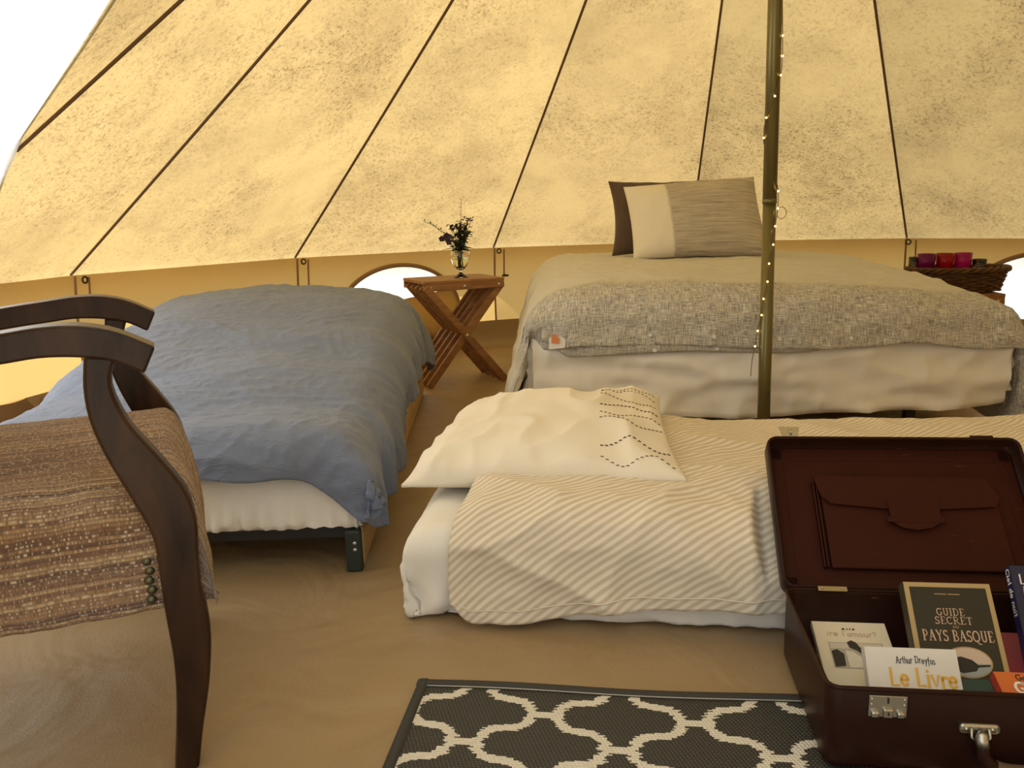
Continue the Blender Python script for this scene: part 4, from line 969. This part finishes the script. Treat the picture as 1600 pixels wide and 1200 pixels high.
# lid space: x along the hinge, y away from the hinge up the lid, z out of its open mouth
lid.matrix_local = LID_M
tray('lid_shell', CWD, CD, LH, 0.007, M['hide'], lid)
box('lining_panel', (CWD-0.05, CD-0.05, 0.004), (CWD/2, CD/2, 0.0095), M['lining'], lid, bev=0.0015)
ib = 0.030
for (sx, sy, px_, py_) in ((CWD-0.02, ib, CWD/2, 0.008+ib/2), (CWD-0.02, ib, CWD/2, CD-0.008-ib/2), (ib, CD-0.02, 0.008+ib/2, CD/2), (ib, CD-0.02, CWD-0.008-ib/2, CD/2)):
    box('lining_border', (sx-0.004, sy, 0.006), (px_, py_, 0.0105), M['lining'], lid, bev=0.002)
pk = box('pocket', (0.335, 0.185, 0.010), (0.268, 0.146, 0.019), M['lining'], lid, bev=0.003)
for x_ in (0.088, 0.094): box('pocket_gusset', (0.0035, 0.19, 0.012), (x_, 0.150, 0.018), M['lining'], lid, bev=0.001)
fv = [(0.088, 0.250), (0.420, 0.250), (0.438, 0.205), (0.425, 0.186), (0.310, 0.178), (0.222, 0.178), (0.115, 0.188), (0.098, 0.205)]
solid(flatshape('pocket_flap', fv, M['lining'], lid, 0.0285), 0.003)
tv_ = [(0.222, 0.196), (0.318, 0.196), (0.318, 0.150), (0.296, 0.136), (0.268, 0.131), (0.240, 0.136), (0.224, 0.150)]
solid(flatshape('pocket_tongue', tv_, M['lining'], lid, 0.0325), 0.003)
box('tongue_loop', (0.108, 0.012, 0.004), (0.270, 0.153, 0.0345), M['lining'], lid, bev=0.0015)
clasp = solid(flatshape('lid_clasp', [(0.030, CD+0.026), (0.072, CD+0.026), (0.066, CD), (0.036, CD)], M['metal'], lid, LH-0.01), 0.003)
tube('clasp_pin', [(0.052, CD+0.018, LH-0.004), (0.052, CD+0.010, LH-0.002), (0.053, CD+0.006, LH-0.005)], 0.0018, M['metal'], lid, 6)
box('lid_clasp', (0.045, 0.006, 0.02), (0.43, CD+0.003, LH-0.014), M['hide'], lid, bev=0.002)
hb = plain('old_brass', (0.42, 0.34, 0.20), 0.4, Metallic=0.9)
for x_ in (0.085, 0.262, 0.44): 
    hg = box('hinge', (0.052, 0.010, 0.004), (x_, CD-0.009, CHH+0.006), hb, case, Matrix.Rotation(R_(35), 3, 'X'), 0.001)
    for q in (-0.018, 0.018): lathe('hinge_pin', [(0, 0.0015), (0.002, 0.001), (0.0025, 0)], M['metal'], hg, 8, (x_+q, CD-0.0095, CHH+0.0085))
# lock on the front
lk = box('lock_plate', (0.054, 0.004, 0.034), (0.086, -0.002, CHH-0.024), M['metal'], case, bev=0.001)
box('lock_bolt', (0.014, 0.006, 0.014), (0.086, -0.006, CHH-0.033), M['metal'], lk, bev=0.002)
box('lock_catch', (0.012, 0.008, 0.010), (0.068, -0.006, CHH-0.035), M['metal'], lk, bev=0.003); box('lock_catch', (0.011, 0.008, 0.010), (0.104, -0.006, CHH-0.035), M['metal'], lk, bev=0.003)
box('keyhole', (0.0025, 0.002, 0.009), (0.086, -0.0045, CHH-0.014), M['black'], lk, bev=0.0004); box('keyhole', (0.002, 0.002, 0.005), (0.086, -0.0095, CHH-0.033), M['black'], lk, bev=0.0004)
for x_ in (0.063, 0.109):
    for z_ in (0.012, 0.021):
        q = lathe('rivet', [(0, 0.0018), (0.0016, 0.001), (0.002, 0)], M['metal'], lk, 8); q.matrix_local = Matrix.Translation((x_, -0.004, CHH-z_)) @ Matrix.Rotation(R_(90), 4, 'X')
# handle
hd = bpy.data.objects.new('handle', None); link(hd, case)
for x_ in (0.215, 0.335):
    pm = [(x_+px_, -0.004, CHH-0.056+pz_) for px_, pz_ in ((-0.027, 0), (-0.02, 0.0), (0, 0.0), (0.02, 0.0), (0.027, 0))]
    box('handle_mount', (0.056, 0.006, 0.016), (x_, -0.003, CHH-0.052), M['metal'], hd, bev=0.0055, seg=3)
    for q in (-0.018, 0.018):
        rv = lathe('rivet', [(0, 0.002), (0.0025, 0.0012), (0.003, 0)], M['metal'], hd, 10); rv.matrix_local = Matrix.Translation((x_+q, -0.006, CHH-0.053)) @ Matrix.Rotation(R_(90), 4, 'X')
    tube('handle_ring', [(x_-0.012, -0.008, CHH-0.050), (x_-0.013, -0.012, CHH-0.062), (x_-0.009, -0.013, CHH-0.066)], 0.0022, M['metal'], hd, 6)
    tube('handle_ring', [(x_+0.012, -0.008, CHH-0.050), (x_+0.013, -0.012, CHH-0.062), (x_+0.009, -0.013, CHH-0.066)], 0.0022, M['metal'], hd, 6)
    tube('handle_ferrule', [(x_, -0.010, CHH-0.052), (x_, -0.014, CHH-0.056), (x_, -0.016, CHH-0.064), (x_+(0.002 if x_ < 0.27 else -0.002), -0.017, CHH-0.074)], [0.003, 0.0085, 0.0095, 0.0092], M['metal'], hd, 14)
gp = crom([(0.216, -0.017, CHH-0.072), (0.219, -0.019, CHH-0.090), (0.232, -0.022, CHH-0.104), (0.255, -0.024, CHH-0.109), (0.295, -0.024, CHH-0.109), (0.318, -0.022, CHH-0.104), (0.331, -0.019, CHH-0.090), (0.334, -0.017, CHH-0.072)], 6)
tube('handle_grip', gp, [0.0088+0.0035*math.sin(math.pi*i/(len(gp)-1)) for i in range(len(gp))], M['hide'], hd, 14)
tube('grip_wrap', gp[12:-12], [0.0128]*len(gp[12:-12]), plain('grip_wrap', (0.13, 0.085, 0.045), 0.8), hd, 14)

# ------------------------------------------------------------------ books in the suitcase
def book(label, tl, ex, ey, w_, h_, th, cover, pages=None, spine=None):
    """tl = top left corner of the front cover (world), ex = along the top edge, ey = from foot to head"""
    ex = Vector(ex).normalized(); ey = Vector(ey); ey = (ey-ex*ey.dot(ex)).normalized(); ez = ex.cross(ey)
    m = Matrix((ex, ey, ez)).transposed().to_4x4(); m.translation = Vector(tl)-ey*h_
    o = bpy.data.objects.new('book', None); o.empty_display_size = 0.03; link(o); o.matrix_world = m; tag(o, label, 'book', 'books in the suitcase')
    ct = 0.0018
    box('front_cover', (w_, h_, ct), (w_/2, h_/2, -ct/2), cover, o, bev=0.0005, seg=1)
    box('back_cover', (w_, h_, ct), (w_/2, h_/2, -th+ct/2), cover, o, bev=0.0005, seg=1)
    box('spine', (ct, h_, th), (ct/2, h_/2, -th/2), spine or cover, o, bev=0.0005, seg=1)
    box('page_block', (w_-0.004, h_-0.005, th-2*ct-0.0004), (w_/2, h_/2, -th/2), pages or M['pages'], o, bev=0.0004, seg=1)
    return o
M['pages'] = plain('page_edges', (0.66, 0.58, 0.42), 0.9)
EX = Vector((math.cos(SA), math.sin(SA), 0)); EYb = Vector((-math.sin(SA), math.cos(SA), 0))
def tilt(a): return EYb*math.cos(R_(a))+Vector((0, 0, math.sin(R_(a))))
def ink(n_, c, r=0.5): return plain(n_, c, r)
gold = ink('gold_print', (0.46, 0.33, 0.15), 0.4); rose = ink('rose_gold_print', (0.62, 0.42, 0.28), 0.4)
def on(o, z=0.0006):
    e = bpy.data.objects.new('cover_print', None); link(e, o); e.location = (0, 0, z); return e
# 1 the tall black guide with a gold border
g = book('black book with a gold border and an oval picture', (0.672, 1.352, 0.200), EX, tilt(47), 0.143, 0.205, 0.024, ink('guide_cover', (0.022, 0.020, 0.013), 0.4), spine=ink('guide_spine', (0.05, 0.04, 0.02), 0.5))
gw, gh = 0.143, 0.205
for (x0, x1, y0, y1) in ((0.0015, gw, gh-0.008, gh), (0.0015, 0.010, 0, gh-0.008), (gw-0.008, gw, 0, gh-0.008), (0.010, gw-0.008, 0, 0.008)):
    flatshape('border_print', [(x0, y0), (x1, y0), (x1, y1), (x0, y1)], gold, g, 0.0004)
def ltr(o, *a, **k):
    q = lettering(*a[:1], *a[1:], par=o, **k); q.location.z = 0.0008; return q
for txt, x, y, s, fit in (('GUIDE', 0.047, gh-0.057, 0.0122, 0.046), ('SECRET', 0.042, gh-0.0715, 0.0122, 0.061), ('PAYS BASQUE', 0.0175, gh-0.100, 0.0180, 0.114)):
    ltr(g, 'title', txt, x, y, s, 0.125, rose, fit=fit)
ltr(g, 'title', 'DU', 0.069, gh-0.0785, 0.0042, 0.16, rose, fit=0.010)
for k in range(14): flatshape('author_print', [(0.050+k*0.0028+(0.002 if k > 6 else 0), gh-0.0210), (0.0520+k*0.0028+(0.002 if k > 6 else 0), gh-0.0210), (0.0520+k*0.0028+(0.002 if k > 6 else 0), gh-0.0190), (0.050+k*0.0028+(0.002 if k > 6 else 0), gh-0.0190)], gold, g, 0.0006)
oc = (0.082, gh-0.134)
flatshape('oval_frame', arc(*oc, 0.038, 0.0255, 0, 350, 36), gold, g, 0.0004); flatshape('oval_sky', arc(*oc, 0.0355, 0.0232, 0, 350, 36), ink('oval_sky', (0.66, 0.52, 0.40)), g, 0.0007)
flatshape('oval_sea', arc(*oc, 0.0355, 0.0232, 185, 355, 24), ink('oval_sea', (0.36, 0.40, 0.38)), g, 0.0009)
flatshape('oval_dark_shape', [(oc[0]-0.024, oc[1]-0.012), (oc[0]-0.012, oc[1]-0.018), (oc[0]+0.010, oc[1]-0.014), (oc[0]+0.016, oc[1]-0.005), (oc[0]+0.006, oc[1]+0.004), (oc[0]-0.010, oc[1]+0.009), (oc[0]-0.022, oc[1]+0.007), (oc[0]-0.025, oc[1]+0.012), (oc[0]-0.030, oc[1]+0.010), (oc[0]-0.028, oc[1])], ink('oval_dark', (0.018, 0.015, 0.012)), g, 0.0011)
flatshape('oval_dark_shape', [(oc[0]+0.014, oc[1]-0.008), (oc[0]+0.033, oc[1]-0.006), (oc[0]+0.033, oc[1]-0.003), (oc[0]+0.014, oc[1]-0.004)], ink('oval_dark2', (0.018, 0.015, 0.012)), g, 0.0011)
# 2 white paperback in front
b = book('white paperback with a yellow handwritten title', (0.563, 1.245, 0.140), EX, tilt(50), 0.143, 0.150, 0.016, ink('white_cover', (0.80, 0.76, 0.67), 0.5))
blk = ink('black_ink', (0.02, 0.018, 0.015)); yel = ink('yellow_ink', (0.80, 0.46, 0.05))
ltr(b, 'author', 'Arthur Dreyfus', 0.047, 0.150-0.024, 0.0105, 0.105, blk, jitter=0.10, fit=0.061, plainface=True, seed=4)
ltr(b, 'title', 'Le Livre', 0.034, 0.150-0.060, 0.027, 0.155, yel, jitter=0.04, fit=0.104, plainface=True, seed=5)
# 3 cream book with a photograph, on a grey-blue one
cph = book('cream book with a black and white cover photograph', (0.535, 1.402, 0.104), EX, tilt(20), 0.128, 0.195, 0.013, ink('cream_cover', (0.72, 0.66, 0.50), 0.5))
chh = 0.195
flatshape('cover_photo', [(0.020, chh-0.105), (0.112, chh-0.105), (0.112, chh-0.048), (0.020, chh-0.048)], ink('photo_grey', (0.42, 0.39, 0.32)), cph, 0.0005)
flatshape('cover_photo_sky', [(0.022, chh-0.062), (0.110, chh-0.062), (0.110, chh-0.050), (0.022, chh-0.050)], ink('photo_sky', (0.58, 0.54, 0.44)), cph, 0.0007)
pd = ink('photo_dark', (0.025, 0.022, 0.02)); pwm = ink('photo_white', (0.70, 0.66, 0.55))
flatshape('photo_figure', [(0.052, chh-0.048), (0.060, chh-0.043), (0.068, chh-0.048), (0.072, chh-0.058), (0.086, chh-0.062), (0.092, chh-0.078), (0.100, chh-0.098), (0.088, chh-0.102), (0.078, chh-0.080), (0.066, chh-0.066), (0.054, chh-0.060)], pd, cph, 0.0009)
flatshape('photo_figure', [(0.022, chh-0.068), (0.032, chh-0.064), (0.042, chh-0.074), (0.040, chh-0.100), (0.022, chh-0.103)], pd, cph, 0.0009)
flatshape('photo_figure', [(0.046, chh-0.066), (0.058, chh-0.068), (0.072, chh-0.082), (0.076, chh-0.103), (0.046, chh-0.103)], pwm, cph, 0.0008)
ltr(cph, 'title', "ire l'amour?", 0.022, chh-0.034, 0.0120, 0.10, ink('faint_red_ink', (0.46, 0.34, 0.22)), fit=0.086, plainface=True)
for x_, w_ in ((0.050, 0.005), (0.058, 0.002), (0.063, 0.002), (0.068, 0.004)): flatshape('author_print', [(x_, chh-0.0190), (x_+w_, chh-0.0190), (x_+w_, chh-0.0155), (x_, chh-0.0155)], blk, cph, 0.0006)
book('grey-blue book under the cream photo book', (0.548, 1.36, 0.066), EX, tilt(8), 0.135, 0.20, 0.020, ink('grey_blue_cover', (0.24, 0.27, 0.30), 0.4))
# 4 dark blue book at the right
bl = book('dark blue book standing at the right end', (0.855, 1.350, 0.226), EX, tilt(52), 0.125, 0.20, 0.020, ink('navy_cover', (0.012, 0.014, 0.055), 0.35), spine=ink('navy_spine', (0.016, 0.018, 0.085), 0.35))
wh = ink('white_ink', (0.80, 0.78, 0.72))
F['N'] = (0.66, [([(.10, 0), (.10, 1), (.54, 0), (.54, 1)], 1)])
F['g'] = (0.54, [(arc(.24, .30, .19, .28, 0, 360, 12), 1), ([(.44, .62), (.44, -.2), (.30, -.36), (.10, -.28)], 1)])
ltr(bl, 'publisher', 'LAR', 0.012, 0.20-0.032, 0.0165, 0.16, wh, plainface=True, track=0.02)
ltr(bl, 'publisher', 'Nat', 0.015, 0.20-0.048, 0.0120, 0.18, wh, plainface=True, track=0.02)
sp = lettering('spine_title', 'Ciel de nuit', 0, 0, 0.0125, 0.17, wh, bl, fit=0.082, plainface=True)
sp.matrix_local = Matrix((( 0, 0, -1, -0.0006), (-1, 0, 0, 0.195), (0, 1, 0, -0.0150), (0, 0, 0, 1))) @ Matrix.Identity(4)
# 5 orange, teal and pink books low at the right
og = book('orange book with red spine low at the front right', (0.738, 1.180, 0.128), EX, tilt(20), 0.14, 0.072, 0.018, ink('orange_cover', (0.62, 0.15, 0.035), 0.4), spine=ink('red_spine', (0.40, 0.035, 0.02), 0.4))
ltr(og, 'title', 'Gas', 0.030, 0.072-0.016, 0.011, 0.14, blk, plainface=True); ltr(og, 'title', 'GA', 0.022, 0.072-0.040, 0.020, 0.22, wh, plainface=True)
tl_ = book('teal book leaning behind the orange one', (0.868, 1.285, 0.150), EX, tilt(30), 0.13, 0.16, 0.016, ink('teal_cover', (0.03, 0.12, 0.13), 0.4))
flatshape('cover_panel', [(0.012, 0.02), (0.12, 0.02), (0.12, 0.152), (0.012, 0.152)], ink('teal_panel', (0.16, 0.20, 0.18)), tl_, 0.0005)
book('crimson pink book lying under the teal one', (0.800, 1.36, 0.098), EX, tilt(14), 0.15, 0.20, 0.022, ink('crimson_cover', (0.28, 0.03, 0.06), 0.4))
book('small dark teal book lying flat between the guide and the orange book', (0.675, 1.215, 0.098), EX, tilt(12), 0.075, 0.055, 0.02, ink('dark_teal_cover', (0.015, 0.055, 0.055), 0.4))

# ------------------------------------------------------------------ string of fairy lights on the pole
wire = thing('string_light', 'string of tiny warm fairy lights spiralling down the pole', 'fairy lights', (PX, PY, 0))
bulbm = NT('bulb_glow'); bulbm.fin((1, 0.8, 0.45), 0.3, **{'Emission Color': (1, 0.62, 0.20, 1), 'Emission Strength': 4.0}); bulbm = bulbm.m
# the wire's course around the pole, metres about the pole's foot
WP = [(0.0051, -0.022, 1.4549), (0.0121, -0.0155, 1.3497), (0.0157, -0.0082, 1.293), (0.0086, -0.0203, 1.2364), (-0.009, -0.0264, 1.1757), (-0.0288, -0.0131, 1.115), (-0.0315, -0.002, 1.0563), (-0.0132, 0.0215, 1.0058), (0.0117, 0.015, 0.9491), (0.0153, -0.0149, 0.8945), (0.0166, -0.0131, 0.8419), (0.0074, -0.0232, 0.7873), (0.0024, -0.0255, 0.7306), (-0.0089, -0.026, 0.672), (-0.0117, -0.0252, 0.6153), (-0.0209, -0.0192, 0.5607), (-0.0238, -0.0151, 0.5081), (-0.031, -0.002, 0.4555), (-0.0382, -0.002, 0.4049), (-0.0455, -0.002, 0.3584), (-0.0485, -0.002, 0.3058)]
cw_ = crom(WP, 6); tube('wire', cw_, 0.0013, plain('copper_wire', (0.16, 0.09, 0.035), 0.4, Metallic=0.6), wire, 5)
lp = Vector(WP[10]); tube('wire_loop', [lp+Vector((0.012+0.015*math.cos(q)-0.0, -0.002, -0.014+0.018*math.sin(q))) for q in np.linspace(0, 2*math.pi, 18)], 0.0011, M['trim'], wire, 5)
bmesh_b = None
for k in range(1, 19):
    if k in (7, 8): continue
    if bmesh_b is None:
        bm = bmesh.new(); bmesh.ops.create_uvsphere(bm, u_segments=10, v_segments=6, radius=0.0032); bo = frombm('bulb', bm, bulbm, wire, True); bmesh_b = bo.data
    else: bo = link(bpy.data.objects.new('bulb', bmesh_b), wire)
    q = Vector(WP[k]); bo.location = q+Vector((0, -0.002, 0))

# buttons on the double bed's duvet and its care label
for x in (0.43, 0.64, 0.86, 1.10):
    i = int(np.argmin(np.abs(DDP[:, 4, 0]-x))); q = DDP[i, 4]; button(q[0], q[1]-0.004, q[2], dd_)
for (x, z) in ((0.445, 0.378), (0.655, 0.380), (0.87, 0.376)): button(x, 0.005, z, dd_)
lb = solid(flatshape('care_label', [(0, 0), (0.052, 0.004), (0.056, 0.014), (0.056, 0.045), (0, 0.04)], tg_m, dd_), 0.001)
LABM = Matrix.Translation((0.085, -0.012, 0.392)) @ Matrix.Rotation(R_(80), 4, 'X'); lb.matrix_local = LABM
lo_ = solid(flatshape('care_label_mark', [(0.008, 0.022), (0.034, 0.018), (0.036, 0.034), (0.022, 0.052), (0.010, 0.050)], tg_o, dd_, 0.006), 0.001)
lo_.matrix_local = LABM
